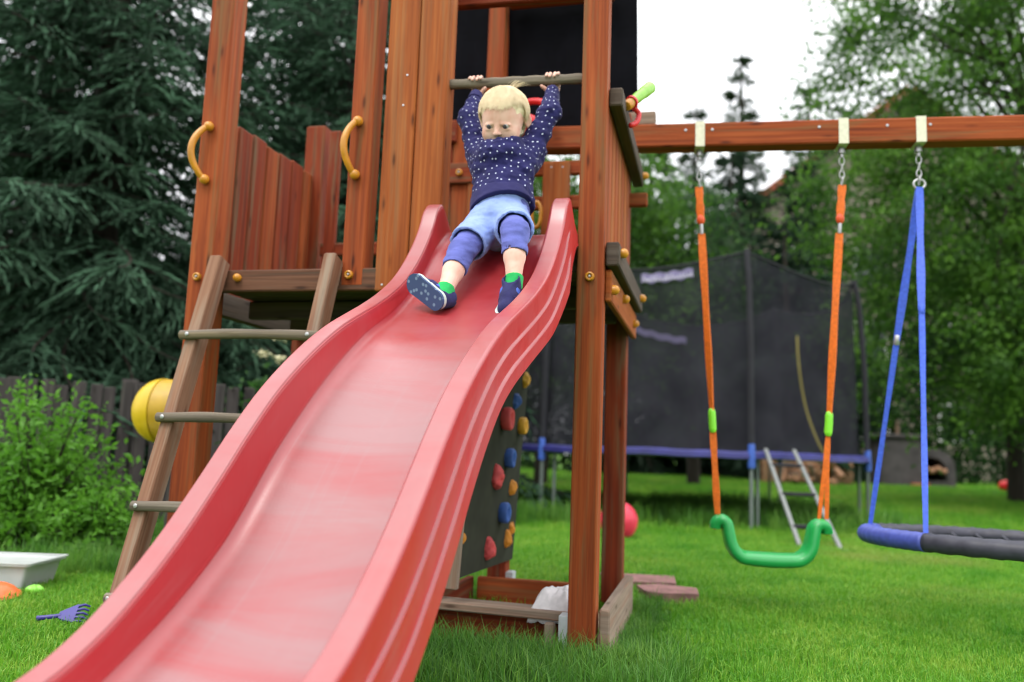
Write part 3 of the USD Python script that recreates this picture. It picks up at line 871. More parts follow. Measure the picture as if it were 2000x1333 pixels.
M_SKIN = mat("child_skin", {
    "g": ("geometry", {}),
    "n": ("noise_texture", {"scale": 22.0, "detail": 3}),
    "r": ("rgb_ramp", {"ramp": [(0.3, (0.60, 0.31, 0.235)), (0.5, (0.66, 0.40, 0.315)), (0.75, (0.70, 0.46, 0.375))]}),
    "p": ("principled_bsdf", {"roughness": 0.5, "specular_ior_level": 0.35, "sheen_weight": 0.08})},
    [("g.position", "n.vector"), ("n.fac", "r.fac"), ("r.color", "p.base_color")])
M_NAVY = fabric("navy_dotted_jersey", (0.012, 0.011, 0.072), 0.2, dots=(41.0, 0.092))
M_NAVY2 = fabric("navy_rib", (0.020, 0.018, 0.085), 0.15)
M_DENIM = fabric("pale_blue_denim", (0.22, 0.30, 0.60), 0.16)
M_LEGG = fabric("violet_blue_leggings", (0.10, 0.115, 0.36), 0.18)
M_SOCK = fabric("green_sock", (0.02, 0.36, 0.09), 0.15)
M_SHOE = fabric("navy_shoe_textile", (0.022, 0.022, 0.085), 0.25, fine=700)
M_STRAP = plain("blue_shoe_strap", (0.06, 0.12, 0.46), 0.6, 0.3, 0.1)
M_SOLE = mat("blue_shoe_sole", {
    "uv": ("uvmap", {"attribute": "st"}),
    "v": ("voronoi_texture", {"dimensions": "2D", "scale": 42.0, "randomness": 0.9}),
    "r": ("rgb_ramp", {"ramp": [(0.0, (0.16, 0.24, 0.33)), (0.2, (0.12, 0.19, 0.30)), (0.24, (0.028, 0.055, 0.14)), (1, (0.028, 0.055, 0.14))]}),
    "p": ("principled_bsdf", {"roughness": 0.6})},
    [("uv.UV", "v.vector"), ("v.distance", "r.fac"), ("r.color", "p.base_color")])
M_MID = plain("pale_midsole", (0.42, 0.48, 0.45), 0.6, 0.3, 0.15)
M_EYE = plain("eye_white", (0.34, 0.30, 0.29), 0.15, 0.6, 0.02)
M_IRIS = plain("dark_iris", (0.035, 0.03, 0.04), 0.1, 0.6, 0.1)
M_LIP = plain("lip", (0.55, 0.23, 0.2), 0.45, 0.4, 0.08)

child = thing("person", "small child in navy dotted sweater hanging from the bar atop the slide", "person", T(-0.285, -0.2, 1.31))
# joints in the tower frame
J = dict(hip=(-0.283, -0.195, 1.40), waist=(-0.281, -0.170, 1.49), chest=(-0.297, -0.115, 1.615), neck=(-0.302, -0.105, 1.70),
         sl=(-0.392, -0.085, 1.692), sr=(-0.206, -0.085, 1.698), el=(-0.453, -0.045, 1.845), er=(-0.153, -0.045, 1.850), wl=(-0.452, 0.035, 1.968), wr=(-0.160, 0.035, 1.965),
         hl=(-0.330, -0.215, 1.385), hr=(-0.232, -0.215, 1.392), kl=(-0.362, -0.345, 1.272), kr=(-0.186, -0.360, 1.325), al=(-0.378, -0.448, 1.125), ar=(-0.173, -0.408, 1.165))
J = {k: np.array(x) for k, x in J.items()}
HC = np.array([-0.299, -0.132, 1.800])                          # head centre and axes (right, forward, up)
hp, hy = math.radians(33), math.radians(-4)
HF = np.array([math.sin(hy) * math.cos(hp), -math.cos(hy) * math.cos(hp), -math.sin(hp)])
HR = unit(np.cross(HF, [0.06, 0, 1.0]))
HR = -HR if HR[0] < 0 else HR
HU = unit(np.cross(HF, HR))
HU = -HU if HU[2] < 0 else HU
HB = np.stack([HR, HF, HU])


def head(x, y, z):
    return HC + x * HR + y * HF + z * HU


body = Field((-0.52, -0.52, 1.06), (-0.09, 0.13, 2.09), 0.0032)
A = body
A.ell(head(0, -0.012, 0.018), (0.0765, 0.090, 0.078), HB, 0)
A.ell(head(0, 0.026, -0.035), (0.063, 0.057, 0.064), HB, 0.03)
for sx in (-1, 1):
    A.ell(head(sx * 0.033, 0.049, -0.046), (0.031, 0.029, 0.029), HB, 0.020)      # cheeks
A.ell(head(0, 0.062, -0.083), (0.021, 0.018, 0.016), HB, 0.018)                   # chin
for sx in (-1, 1):
    A.ell(head(sx * 0.0285, 0.0895, -0.0145), (0.0150, 0.0095, 0.0066), HB, 0.014, "sub")  # eye sockets
A.cone(head(0, 0.077, -0.010), head(0, 0.0945, -0.035), 0.0055, 0.0080, 0.012)     # nose
for sx in (-1, 1):
    A.ell(head(sx * 0.0085, 0.090, -0.037), (0.0062, 0.007, 0.0052), HB, 0.004)
    A.ell(head(sx * 0.0045, 0.0965, -0.0425), (0.0028, 0.004, 0.002), HB, 0.001, "sub")
    A.cone(head(sx * 0.0175, 0.0795, -0.0052), head(sx * 0.042, 0.0745, -0.0088), 0.0040, 0.0036, 0.008)  # upper lid
    A.ell(head(sx * 0.029, 0.0765, -0.0228), (0.013, 0.006, 0.0030), HB, 0.008)   # lower lid
    wide, thin = unit(-HF * .70 + HR * sx * .71), unit(HF * .71 + HR * sx * .70)
    ear = head(sx * 0.0785, -0.010, -0.014)
    A.ell(ear + wide * .008, (0.0155, 0.0050, 0.0265), np.stack([wide, thin, HU]), 0.004)
    A.ell(ear + wide * .009 + thin * .006 + HU * .002, (0.0095, 0.0050, 0.0175), np.stack([wide, thin, HU]), 0.003, "sub")
A.cone(head(-0.014, 0.080, -0.060), head(0.014, 0.080, -0.060), 0.005, 0.005, 0.006)
A.cone(head(-0.012, 0.078, -0.068), head(0.012, 0.078, -0.068), 0.0055, 0.0055, 0.006)
A.cone(head(0, -0.02, -0.05), J["neck"] + [0, .01, -.03], 0.036, 0.042, 0.02)
A.cone(J["neck"] + [0, .01, -.03], J["chest"], 0.045, 0.075, 0.02)
A.cone(J["chest"], J["hip"], 0.078, 0.078, 0.02)
for s_ in "lr":
    A.cone(J["neck"] + [0, .01, -.03], J["s" + s_], 0.04, 0.034, 0.02)
    A.cone(J["s" + s_], J["e" + s_], 0.031, 0.025, 0.01)
    A.cone(J["e" + s_], J["w" + s_], 0.0245, 0.0185, 0.01)
    A.cone(J["h" + s_], J["k" + s_], 0.048, 0.037, 0.015)
    A.cone(J["k" + s_], J["k" + s_] * .45 + J["a" + s_] * .55, 0.036, 0.0325, 0.012)
    A.cone(J["k" + s_] * .45 + J["a" + s_] * .55, J["a" + s_], 0.0325, 0.0240, 0.012)
# hands: palm behind the bar, four fingers over the top, thumb below
for s_, hu, inw in (("l", -0.459, 1), ("r", -0.162, -1)):
    bz = 2.021 + (hu + 0.55) * -0.024
    bc = np.array([hu, 0.045, bz])
    A.cone(J["w" + s_], bc + [0, 0.020, -0.036], 0.0175, 0.0150, 0.008, squash=((0, 1, 0.2), 0.72))
    for q in (-0.017, -0.006, 0.006, 0.017):
        A.cone(bc + [q * .7, 0.020, -0.036], bc + [q, 0.0275, -0.003], 0.0105, 0.0085, 0.007)
    for q, lr in zip((-0.0195, -0.0066, 0.0066, 0.0195), ((0.0056, 150), (0.0061, 168), (0.0061, 170), (0.0058, 160))[::1 if inw > 0 else -1]):
        rr, end = lr
        ang = np.radians([2, 50, 100, end])
        pts = [bc + [q + 0.0008 * i * np.sign(q), (0.0185 + rr) * math.cos(t), (0.0185 + rr) * math.sin(t)] for i, t in enumerate(ang)]
        for i in range(3):
            A.cone(pts[i], pts[i + 1], rr * (1.06 - .06 * i), rr * (1.0 - .07 * i), 0.0022)
    th = [bc + [0.012 * inw, 0.012, -0.038], bc + [0.024 * inw, 0.004, -0.034], bc + [0.033 * inw, -0.004, -0.029], bc + [0.040 * inw, -0.010, -0.0255]]
    for i in range(3):
        A.cone(th[i], th[i + 1], 0.0085 - .0008 * i, 0.0078 - .0008 * i, 0.003)
V, F = A.mesh()
body_path = obj("body", (TT(V), F), M_SKIN, child, smooth=True)
for sx in (-1, 1):
    e = obj("eye", ball(TT(head(sx * 0.0285, 0.0728, -0.0140)), 0.0118, 3), M_EYE, child, smooth=True)
    gaze = unit(HF + 0.25 * HR * -1 - 0.05 * HU)
    gd = TU * gaze[0] + TV * gaze[1] + TZ * gaze[2]
    c0 = TT(head(sx * 0.0285, 0.0728, -0.0140))
    rr_ = 0.0119
    obj("iris", lathe([(rr_ * math.sin(t), rr_ * math.cos(t)) for t in np.linspace(.80, 0.0, 7)], c0, gd, 16), M_IRIS, e, smooth=True)
lip = Field(head(-.03, .05, -.09).min() - .06 + np.zeros(3), np.zeros(3), .01) if False else None
for zz_, y_, r_ in ((-0.0585, 0.0835, 0.0042), (-0.0665, 0.082, 0.0048)):
    obj("lip", tube(TT(np.array([head(x, y_ - 6 * x * x, zz_ + (2.2 * x * x if zz_ < -.06 else -3 * x * x)) for x in np.linspace(-.013, .013, 9)])), r_ * np.sin(np.linspace(.35, math.pi - .35, 9)), 8), M_LIP, child, smooth=True)


# sweater
def along(P, a, b):
    ab = b - a
    h = np.clip(((P - a) @ ab) / (ab @ ab), 0, 1)
    q = P - a - h[:, None] * ab
    return h * np.linalg.norm(ab), q, np.linalg.norm(q, axis=1)


B = Field((-0.54, -0.30, 1.42), (-0.06, 0.10, 2.02), 0.0034)
B.cone(J["waist"] + [0, 0, -0.015], J["chest"], 0.110, 0.098, 0.02, squash=((0, 1, 0.2), 0.82))
B.cone(J["chest"], (-0.300, -0.115, 1.672), 0.093, 0.074, 0.02)
B.ell((-0.300, -0.158, 1.655), (0.082, 0.066, 0.055), np.eye(3), 0.035)
for s_ in "lr":
    sg = -1 if s_ == "l" else 1
    B.cone((-0.300 + sg * 0.055, -0.10, 1.655), J["s" + s_] + [sg * -.004, 0, -.004], 0.060, 0.046, 0.03)
    B.cone(J["s" + s_], J["e" + s_], 0.046, 0.0385, 0.022)
    B.cone(J["e" + s_], J["w" + s_] * .86 + J["e" + s_] * .14 - [0, 0, .004], 0.0385, 0.0275, 0.018)
    B.cone(J["s" + s_] * .3 + J["waist"] * .7 + [sg * .03, 0, .06], J["s" + s_] + [sg * .0, 0, -.03], 0.05, 0.045, 0.035)
# the collar rides up in front over the mouth
ca = np.linspace(0, 2 * np.pi, 40)
cc = np.array([-0.301, -0.142, 1.690])
crx, cry, crz = np.array([0.066, 0, 0.017]), np.array([0, -0.062, -0.010]), np.array([0, 0, 1.0])
ring = cc + np.outer(np.cos(ca), crx) + np.outer(np.sin(ca), cry)
for i in range(39):
    B.cone(ring[i], ring[i + 1], 0.0085, 0.0085, 0.012)
    B.cone(ring[i] * [1, 1, 1] - [0, 0, .004], (ring[i] - cc) * 1.12 + cc - [0, 0, .036], 0.0085, 0.013, 0.014)
B.ell(cc + [0, 0.005, 0.03], (0.060, 0.056, 0.045), np.eye(3), 0.008, "sub")
B.half(J["waist"] + [0, -.004, -.034], J["waist"] - J["chest"])
B.wrinkle(0.0095, 20, 3, (1.0, 1.0, 1.6))
B.wrinkle(0.0042, 52, 9, (1.1, 1.0, .8))
V, F = B.mesh()
sl_, ql, dl = along(V, J["s" + "l"], J["el"])
sl2, ql2, dl2 = along(V, J["el"], J["wl"])
sr_, qr, dr = along(V, J["sr"], J["er"])
sr2, qr2, dr2 = along(V, J["er"], J["wr"])
la, ra = np.minimum(dl, dl2), np.minimum(dr, dr2)
uv = np.c_[np.arctan2(V[:, 0] - J["chest"][0], -(V[:, 1] - 0.0)) * 0.22, V[:, 2]]
for d_, q1, q2, s1, s2, off in ((la, ql, ql2, sl_, sl2, 3.0), (ra, qr, qr2, sr_, sr2, 6.0)):
    on = (d_ < 0.052) & (V[:, 2] > 1.70)
    q = np.where((dl < dl2)[:, None], q1, q2) if off == 3.0 else np.where((dr < dr2)[:, None], q1, q2)
    uv[on] = np.c_[np.arctan2(q[on, 0], -q[on, 1]) * 0.042 + off, V[on, 2]]
sweater = obj("sweater", (TT(V), F, uv), M_NAVY, child, smooth=True)
for s_ in "lr":
    C_ = Field(J["w" + s_] - 0.06, J["w" + s_] + 0.06, 0.0028)
    d = unit(J["w" + s_] - J["e" + s_])
    C_.cone(J["w" + s_] - d * 0.030, J["w" + s_] - d * 0.002, 0.0275, 0.0245, 0)
    C_.half(J["w" + s_] + d * 0.004, d)
    C_.half(J["w" + s_] - d * 0.034, -d)
    C_.wrinkle(0.0012, 90, 2)
    V, F = C_.mesh()
    obj("cuff", (TT(V), F), M_NAVY2, sweater, smooth=True)
C_ = Field((-0.42, -0.33, 1.40), (-0.14, -0.04, 1.54), 0.003)
wd = unit(J["chest"] - J["waist"])
wc_ = J["waist"] + [0, -.004, -0.022]
C_.cone(wc_ - wd * 0.03, wc_ + wd * 0.03, 0.111, 0.111, 0, squash=((0, 1, 0.2), 0.84))
C_.half(wc_ + wd * 0.022 + [0, 0, .0], wd)
C_.half(wc_ - wd * 0.021, -wd + np.array([0.12, 0, 0]))
C_.wrinkle(0.003, 30, 6)
V, F = C_.mesh()
obj("hem_band", (TT(V), F), M_NAVY2, sweater, smooth=True)

# shorts
B = Field((-0.46, -0.42, 1.20), (-0.10, -0.06, 1.51), 0.0034)
B.ell(J["hip"] + [0, 0.0, 0.005], (0.100, 0.088, 0.088), np.eye(3), 0)
B.cone(J["hip"], J["waist"] - [0, 0, .02], 0.09, 0.094, 0.02, squash=((0, 1, 0.2), 0.84))
for s_ in "lr":
    sg = -1 if s_ == "l" else 1
    e = J["h" + s_] * .32 + J["k" + s_] * .68
    dd = unit(J["k" + s_] - J["h" + s_])
    B.cone(J["h" + s_], e + dd * .03, 0.0635, 0.063, 0.022)
for s_ in "lr":
    e = J["h" + s_] * .32 + J["k" + s_] * .68
    dd = unit(J["k" + s_] - J["h" + s_])
    C0 = e + dd * .012
    ax = [B.lo[i] + B.vox * np.arange(B.n[i]) for i in range(3)]
    P = np.stack(np.meshgrid(*ax, indexing="ij"), -1)
    near = np.linalg.norm(P - C0, axis=-1) < 0.085
    B.D = np.where(near, np.maximum(B.D, (P - C0) @ dd), B.D).astype(np.float32)
    B.cone(e - dd * .05, e + dd * .06, 0.0525, 0.0555, 0.003, "sub")
B.wrinkle(0.004, 24, 21, (1.2, 1, 1.4))
B.wrinkle(0.0022, 70, 23)
V, F = B.mesh()
shorts = obj("shorts", (TT(V), F), M_DENIM, child, smooth=True)
wb_ = wc_ + [0.0, 0.0, -0.030]
C_ = Field(wb_ - 0.13, wb_ + 0.13, 0.0034)
C_.cone(wb_ - wd * 0.015, wb_ + wd * 0.02, 0.0975, 0.0975, 0, squash=((0, 1, 0.2), 0.84))
C_.half(wb_ + wd * 0.016, wd)
C_.half(wb_ - wd * 0.012, -wd)
C_.wrinkle(0.003, 40, 8)
V, F = C_.mesh()
obj("waistband", (TT(V), F), M_LEGG, shorts, smooth=True)
# leggings, socks, shoes
for s_ in "lr":
    k, a_, h_ = J["k" + s_], J["a" + s_], J["h" + s_]
    lo, hi = np.minimum(np.minimum(k, a_), h_) - .08, np.maximum(np.maximum(k, a_), h_) + .08
    B = Field(lo, hi, 0.0032)
    cuff = k * .52 + a_ * .48
    B.cone(h_, k, 0.053, 0.0440, 0.01)
    B.cone(k, cuff + unit(a_ - k) * .02, 0.0435, 0.0395, 0.012)
    B.half(cuff, a_ - k)
    B.cone(cuff - unit(a_ - k) * .012, cuff + unit(a_ - k) * .02, 0.0345, 0.0335, 0.002, "sub")
    B.wrinkle(0.0045, 30, 31 if s_ == "l" else 35, (.5, 1.0, 1.9))
    V, F = B.mesh()
    obj("legging", (TT(V), F), M_LEGG, child, smooth=True)
    d = unit(a_ - k)
    B = Field(a_ - .09, a_ + .09, 0.0028)
    B.cone(a_ - d * .004, a_ + d * .03, 0.0295, 0.0275, 0)
    B.half(a_ - d * .006, -d)
    B.wrinkle(0.0012, 80, 4)
    V, F = B.mesh()
    obj("sock", (TT(V), F), M_SOCK, child, smooth=True)


def shoe(heel, toe_dir, up_dir, mirror, label):
    t = unit(toe_dir)
    up = unit(np.asarray(up_dir) - t * np.dot(up_dir, t))
    x = np.cross(t, up) * mirror

    def w(p):
        p = np.asarray(p, float)
        return TT(np.asarray(heel) + p[..., :1] * x + p[..., 1:2] * t + p[..., 2:] * up)

    B = Field((-0.05, -0.045, -0.01), (0.05, 0.14, 0.1), 0.0026)
    B.cone((0, 0, 0.024), (0.002, 0.05, 0.024), 0.0285, 0.0285, 0.01)
    B.cone((0.002, 0.05, 0.024), (0.005, 0.088, 0.019), 0.0285, 0.0262, 0.012)
    B.cone((0, -0.002, 0.03), (0, -0.004, 0.062), 0.0265, 0.0275, 0.012)
    B.cone((0, 0.004, 0.055), (0.002, 0.045, 0.038), 0.024, 0.022, 0.014)
    B.cone((0, -0.004, 0.055), (0, -0.008, 0.11), 0.0225, 0.026, 0.004, "sub")
    B.half((0, 0, 0.012), (0, 0, -1))
    B.half((0, 0, 0.074), (0, .25, 1))
    B.wrinkle(0.0010, 90, 3)
    V, F = B.mesh()
    V, F = w(V), F if mirror > 0 else F[:, ::-1]
    sh = unique(child, "shoe")
    UsdGeom.Xform.Define(stage, sh)
    origin[sh] = origin[child]
    stage.GetPrimAtPath(sh).SetCustomDataByKey("label", label)
    obj("upper", (V, F), M_SHOE, sh, smooth=True)
    out = unary_union([Point(0, 0).buffer(0.0295), Point(0.001, 0.045).buffer(0.029), Point(0.006, 0.088).buffer(0.032), Polygon([(-.029, 0), (.029, 0), (.037, .088), (-.025, .088)])]).buffer(0.002).simplify(0.0004)
    for nm, z0, z1, m_, gr in (("outsole", -0.004, 0.004, M_SOLE, 0.0), ("midsole", 0.004, 0.0165, M_MID, -0.0012)):
        g_ = trimesh.creation.extrude_polygon(out.buffer(gr), z1 - z0)
        V = np.array(g_.vertices) + [0, 0, z0]
        F = np.array(g_.faces)
        V2, F2 = V[F].reshape(-1, 3), np.arange(len(F) * 3).reshape(-1, 3)
        W2 = w(V2)
        tm = trimesh.Trimesh(W2, F2, process=False)
        if mirror < 0:
            F2 = F2[:, ::-1]
        obj(nm, (W2, F2, V2[:, :2] + 5.3), m_, sh)
    for y, z, r, wd_ in ((0.030, 0.033, 0.0300, 0.017), (0.056, 0.028, 0.0292, 0.014)):
        th = np.linspace(-0.25, math.pi + 0.25, 19)
        sec = []
        for a in th:
            c = np.array([0.002 + r * math.cos(a), y + 0.004 * math.sin(a), z + r * math.sin(a) * (0.92 if y < .05 else .86)])
            nn = np.array([math.cos(a), 0, math.sin(a)])
            yy = np.array([0, 1.0, -.35])
            sec.append([c - yy * wd_ / 2 - nn * .002, c - yy * wd_ / 2 + nn * .0018, c + yy * wd_ / 2 + nn * .0018, c + yy * wd_ / 2 - nn * .002])
        V, F = loft(np.array(sec))
        F = np.vstack([F, [[0, 1, 2], [0, 2, 3]], [[len(V) - 4, len(V) - 2, len(V) - 3], [len(V) - 4, len(V) - 1, len(V) - 2]]])
        obj("strap", (w(V), F), M_STRAP if y < .05 else M_SHOE, sh)


shoe(np.array([-0.392, -0.497, 1.082]), (-0.74, 0.12, 0.62), (0.36, 0.90, 0.27), 1, "navy shoe with its blue patterned sole showing")
shoe(np.array([-0.174, -0.398, 1.105]), (0.02, -0.72, -0.66), (0.0, -0.66, 0.72), 1, "navy shoe with blue strap pointing down the slide")

# hair: a soft cap with combed strands over it
M_HAIR = mat("blond_hair", {
    "g": ("geometry", {}),
    "n": ("noise_texture", {"scale": 60.0, "detail": 3}),
    "mx": ("mix_float", {"fac": 0.6}),
    "hi": ("hair_info", {}),
    "wn": ("white_noise_texture", {"dimensions": "1D"}),
    "r": ("rgb_ramp", {"ramp": [(0.2, (0.42, 0.30, 0.17)), (0.45, (0.70, 0.56, 0.37)), (0.75, (0.88, 0.77, 0.57))]}),
    "p": ("principled_bsdf", {"roughness": 0.62, "specular_ior_level": 0.25})},
    [("g.position", "n.vector"), ("n.fac", "mx.a"), ("hi.index", "wn.w"), ("wn.value", "mx.b"), ("mx.result", "r.fac"), ("r.color", "p.base_color")])
CR = np.array([0.0765, 0.090, 0.078])
C0 = np.array([0, -0.012, 0.018])
hl = HB


def skull(d, lift):
    """Point over the skull in the direction d (head axes)."""
    d = unit(d)
    r = 1 / np.linalg.norm(d / (CR + lift[..., None] if np.ndim(lift) else CR + lift), axis=-1)
    return C0 + d * r[..., None]


B = Field(HC - 0.12, HC + 0.12, 0.003)
B.ell(HC + (C0 + [0, -.0115, .0030]) @ HB, CR + 0.0068, HB, 0)
B.ell(HC + np.array([0, -.02, -.03]) @ HB, (0.074, 0.072, 0.06), HB, 0.012)
for sx in (-1, 1):
    B.ell(HC + np.array([sx * .085, 0.044, -0.032]) @ HB, (0.04, 0.048, 0.055), HB, 0.008, "sub")
    B.ell(HC + np.array([sx * .083, -.004, -0.030]) @ HB, (0.022, 0.024, 0.034), HB, 0.006, "sub")
B.wrinkle(0.003, 55, 5)
V, F = B.mesh()
hair = obj("hair", (TT(V), F), M_HAIR, child, smooth=True, label="short blond hair")
hr = np.random.default_rng(11)
NS = 9000
d0 = hr.normal(size=(NS * 3, 3))
d0 = unit(d0)
keep = (d0[:, 2] > -0.35 - 0.35 * (d0[:, 1] < 0)) & ~((d0[:, 1] > 0.30) & (d0[:, 2] < 0.56)) & ~((np.abs(d0[:, 0]) > .5) & (d0[:, 1] > 0.05) & (d0[:, 2] < 0.2))
d0 = d0[keep][:NS]
whorl = unit(np.array([0.16, -0.62, 0.77]))
pts, wid = [], []
n_seg = 8
lift0 = hr.uniform(0.004, 0.0095, len(d0))
p = d0.copy()
clump = hr.normal(size=(len(d0), 3)) * 0.25 + 1.0 * (np.stack([meshkit.noise(d0 * 6 + 9 * i, i) for i in range(3)], 1) - .5)
step = hr.uniform(0.07, 0.13, len(d0))
soft = lambda q: np.clip(1.25 - 1.2 * np.maximum(q[:, 1], 0), .22, 1)
chain = [skull(p, lift0 * soft(p))]
for i in range(n_seg - 1):
    flow = p - whorl
    flow = flow - p * np.sum(flow * p, 1, keepdims=True)
    flow = unit(flow) + clump * .42 + np.array([0.10, 0.12, -0.18])
    flow = flow - p * np.sum(flow * p, 1, keepdims=True)
    p1 = unit(p + unit(flow) * step[:, None])
    edge = 0.45 + 0.55 * (meshkit.noise(d0 * 4.2, 78) - .5) + hr.uniform(-.20, .20, len(d0))
    stop = ((p1[:, 1] > 0.25) & (p1[:, 2] < edge)) | ((np.abs(p1[:, 0]) > .5) & (p1[:, 1] > -0.25) & (p1[:, 2] < 0.02 + edge - .5)) | (p1[:, 2] < -.75)
    p = np.where(stop[:, None], unit(p + (p1 - p) * .15), p1)
    chain.append(skull(p, (lift0 + 0.0010 * i) * soft(p)))
chain = np.stack(chain, 1)
tw = []
for q in range(46):                                              # the tuft that stands up at the crown
    b0 = skull(unit(np.array([[0.25, -0.50, 0.83]]) + hr.normal(size=(1, 3)) * .10), np.array([0.004]))[0]
    d = unit(np.array([0.22, -0.3, 0.9]) + hr.normal(size=3) * .25)
    t = np.linspace(0, 1, n_seg)[:, None]
    tw.append(b0 + d * 0.040 * t + np.array([0.034, 0.0, -0.012]) * t ** 2 * hr.uniform(.3, 1.3))
chain = np.concatenate([chain, np.array(tw)])
world = TT(HC + chain @ HB)
path = unique(hair, "hair_strands")
cv = UsdGeom.BasisCurves.Define(stage, path)
cv.CreateTypeAttr("linear")
cv.CreateCurveVertexCountsAttr(Vt.IntArray.FromNumpy(np.full(len(world), n_seg, np.int32)))
cv.CreatePointsAttr(Vt.Vec3fArray.FromNumpy((world - origin[child]).reshape(-1, 3).astype(np.float32)))
wd_ = np.tile(np.r_[np.full(n_seg - 2, 0.0008), 0.0006, 0.0003], len(world)).astype(np.float32)
wd_[-46 * n_seg:] *= 0.45
cv.CreateWidthsAttr(Vt.FloatArray.FromNumpy(wd_))
cv.SetWidthsInterpolation("vertex")
UsdShade.MaterialBindingAPI.Apply(cv.GetPrim()).Bind(M_HAIR)

# ------------------------------------------------------------------ swing beam and swings
BY = math.radians(4.5)
bdir = TU * math.cos(BY) + TV * math.sin(BY)
b0 = T(0.05, 0.955, 2.118)


def on_beam(s, dz=0.0, out=0.0):
    return b0 + bdir * s + TZ * dz + np.cross(TZ, bdir) * out


swing_frame = thing("swing_frame", "long red wooden swing beam running right from the tower", "swing frame", on_beam(0))
obj("swing_beam", beam(on_beam(-0.62), on_beam(5.0), 0.095, 0.112, np.cross(TZ, bdir), 0.007), W_RED, swing_frame)
for s in (4.9,):
    for sg in (-1, 1):
        obj("frame_leg", beam(on_beam(s, -0.05), on_beam(s, 0, sg * .9) * [1, 1, 0], 0.09, 0.09), W_RED, swing_frame)
for s in (0.24, 0.36, 0.83, 1.12, 1.30):
    obj("end_screw", lathe([(0.007, 0), (0.006, .002), (0, .003)], on_beam(s, .02, -.048), -np.cross(TZ, bdir), 8), M_STEEL, swing_frame)
M_BELT = plain("cream_webbing", (0.62, 0.60, 0.47), 0.8, 0.2, 0.1, 60)
M_ORANGE = plain("orange_rope", (0.62, 0.13, 0.012), 0.6, 0.3, 0.2, 70)
M_BLUER = plain("blue_rope", (0.045, 0.10, 0.52), 0.55, 0.3, 0.2, 70)
M_LIME = plain("lime_adjuster", (0.20, 0.62, 0.03), 0.35, 0.5, 0.06)
M_SEAT = plain("green_swing_seat", (0.012, 0.26, 0.055), 0.3, 0.5, 0.08)
M_BLACKW = plain("black_tyre_cover", (0.028, 0.028, 0.04), 0.5, 0.4, 0.3, 30)
M_BLUEC = plain("blue_tyre_cover", (0.05, 0.07, 0.30), 0.5, 0.4, 0.25, 30)


def belt(s, parent, w=0.042):
    prof = [(-0.0505, -0.059), (0.0505, -0.059), (0.0505, 0.0595), (-0.0505, 0.0595), (-0.0505, -0.059)]
    nrm = np.cross(TZ, bdir)
    sec = []
    for e in (-w / 2, w / 2):
        sec.append([on_beam(s + e) + nrm * a * 1.0 + TZ * b for a, b in prof] + [on_beam(s + e) + nrm * a * .96 + TZ * b * .96 for a, b in prof[::-1]])
    V, F = loft(np.array(sec))
    F = np.vstack([F] + [[[i, j, 9 - j], [i, 9 - j, 9 - i]] for i, j in ((0, 1), (1, 2), (2, 3), (3, 4))] + [[[10 + i, 19 - j, 10 + j], [10 + i, 19 - i, 19 - j]] for i, j in ((0, 1), (1, 2), (2, 3), (3, 4))])
    obj("beam_belt", (V, F), M_BELT, parent)
    q = on_beam(s, -0.059)
    obj("swivel", lathe([(0.012, 0), (0.016, -.01), (0.016, -.03), (0.008, -.035), (0.008, -.05)][::-1], q, TZ, 14), M_STEEL, parent, smooth=40)
    a = np.linspace(0, 2 * np.pi, 22, endpoint=False)
    for i, (z, sx, sz) in enumerate(((-.066, .011, .020), (-.098, .010, .019), (-.130, .010, .019), (-.160, .013, .021))):
        ax = bdir if i % 2 == 0 else nrm
        obj("chain_link", tube(q + TZ * z + np.outer(sx * np.cos(a), ax) + np.outer(sz * np.sin(a), TZ), 0.0028, 7, closed=True), M_STEEL, parent, smooth=True)
    return q - TZ * 0.178


def strap(p, q, w, t, m, parent, name="rope", tw=0.0, n=24, sag=None):
    """A flat webbing strap from p to q that turns by "tw"."""
    s = np.linspace(0, 1, n)
    P = p + np.outer(s, q - p)
    d = unit(q - p)
    x0 = unit(bdir - d * np.dot(bdir, d))
    y0 = np.cross(d, x0)
    sec = []
    for i in range(n):
        a = tw * s[i]
        x, y = math.cos(a) * x0 + math.sin(a) * y0, -math.sin(a) * x0 + math.cos(a) * y0
        ww = w * (1 + .12 * math.sin(s[i] * 11))
        sec.append([P[i] + x * ww / 2 + y * t / 2, P[i] - x * ww / 2 + y * t / 2, P[i] - x * ww / 2 - y * t / 2, P[i] + x * ww / 2 - y * t / 2])
    V, F = loft(np.array(sec))
    k = len(V)
    F = np.vstack([F, [[0, 1, 2], [0, 2, 3], [k - 4, k - 2, k - 3], [k - 4, k - 1, k - 2]]])
    tm = trimesh.Trimesh(V, F, process=False)
    return obj(name, (V, F if tm.volume > 0 else F[:, ::-1]), m, parent)


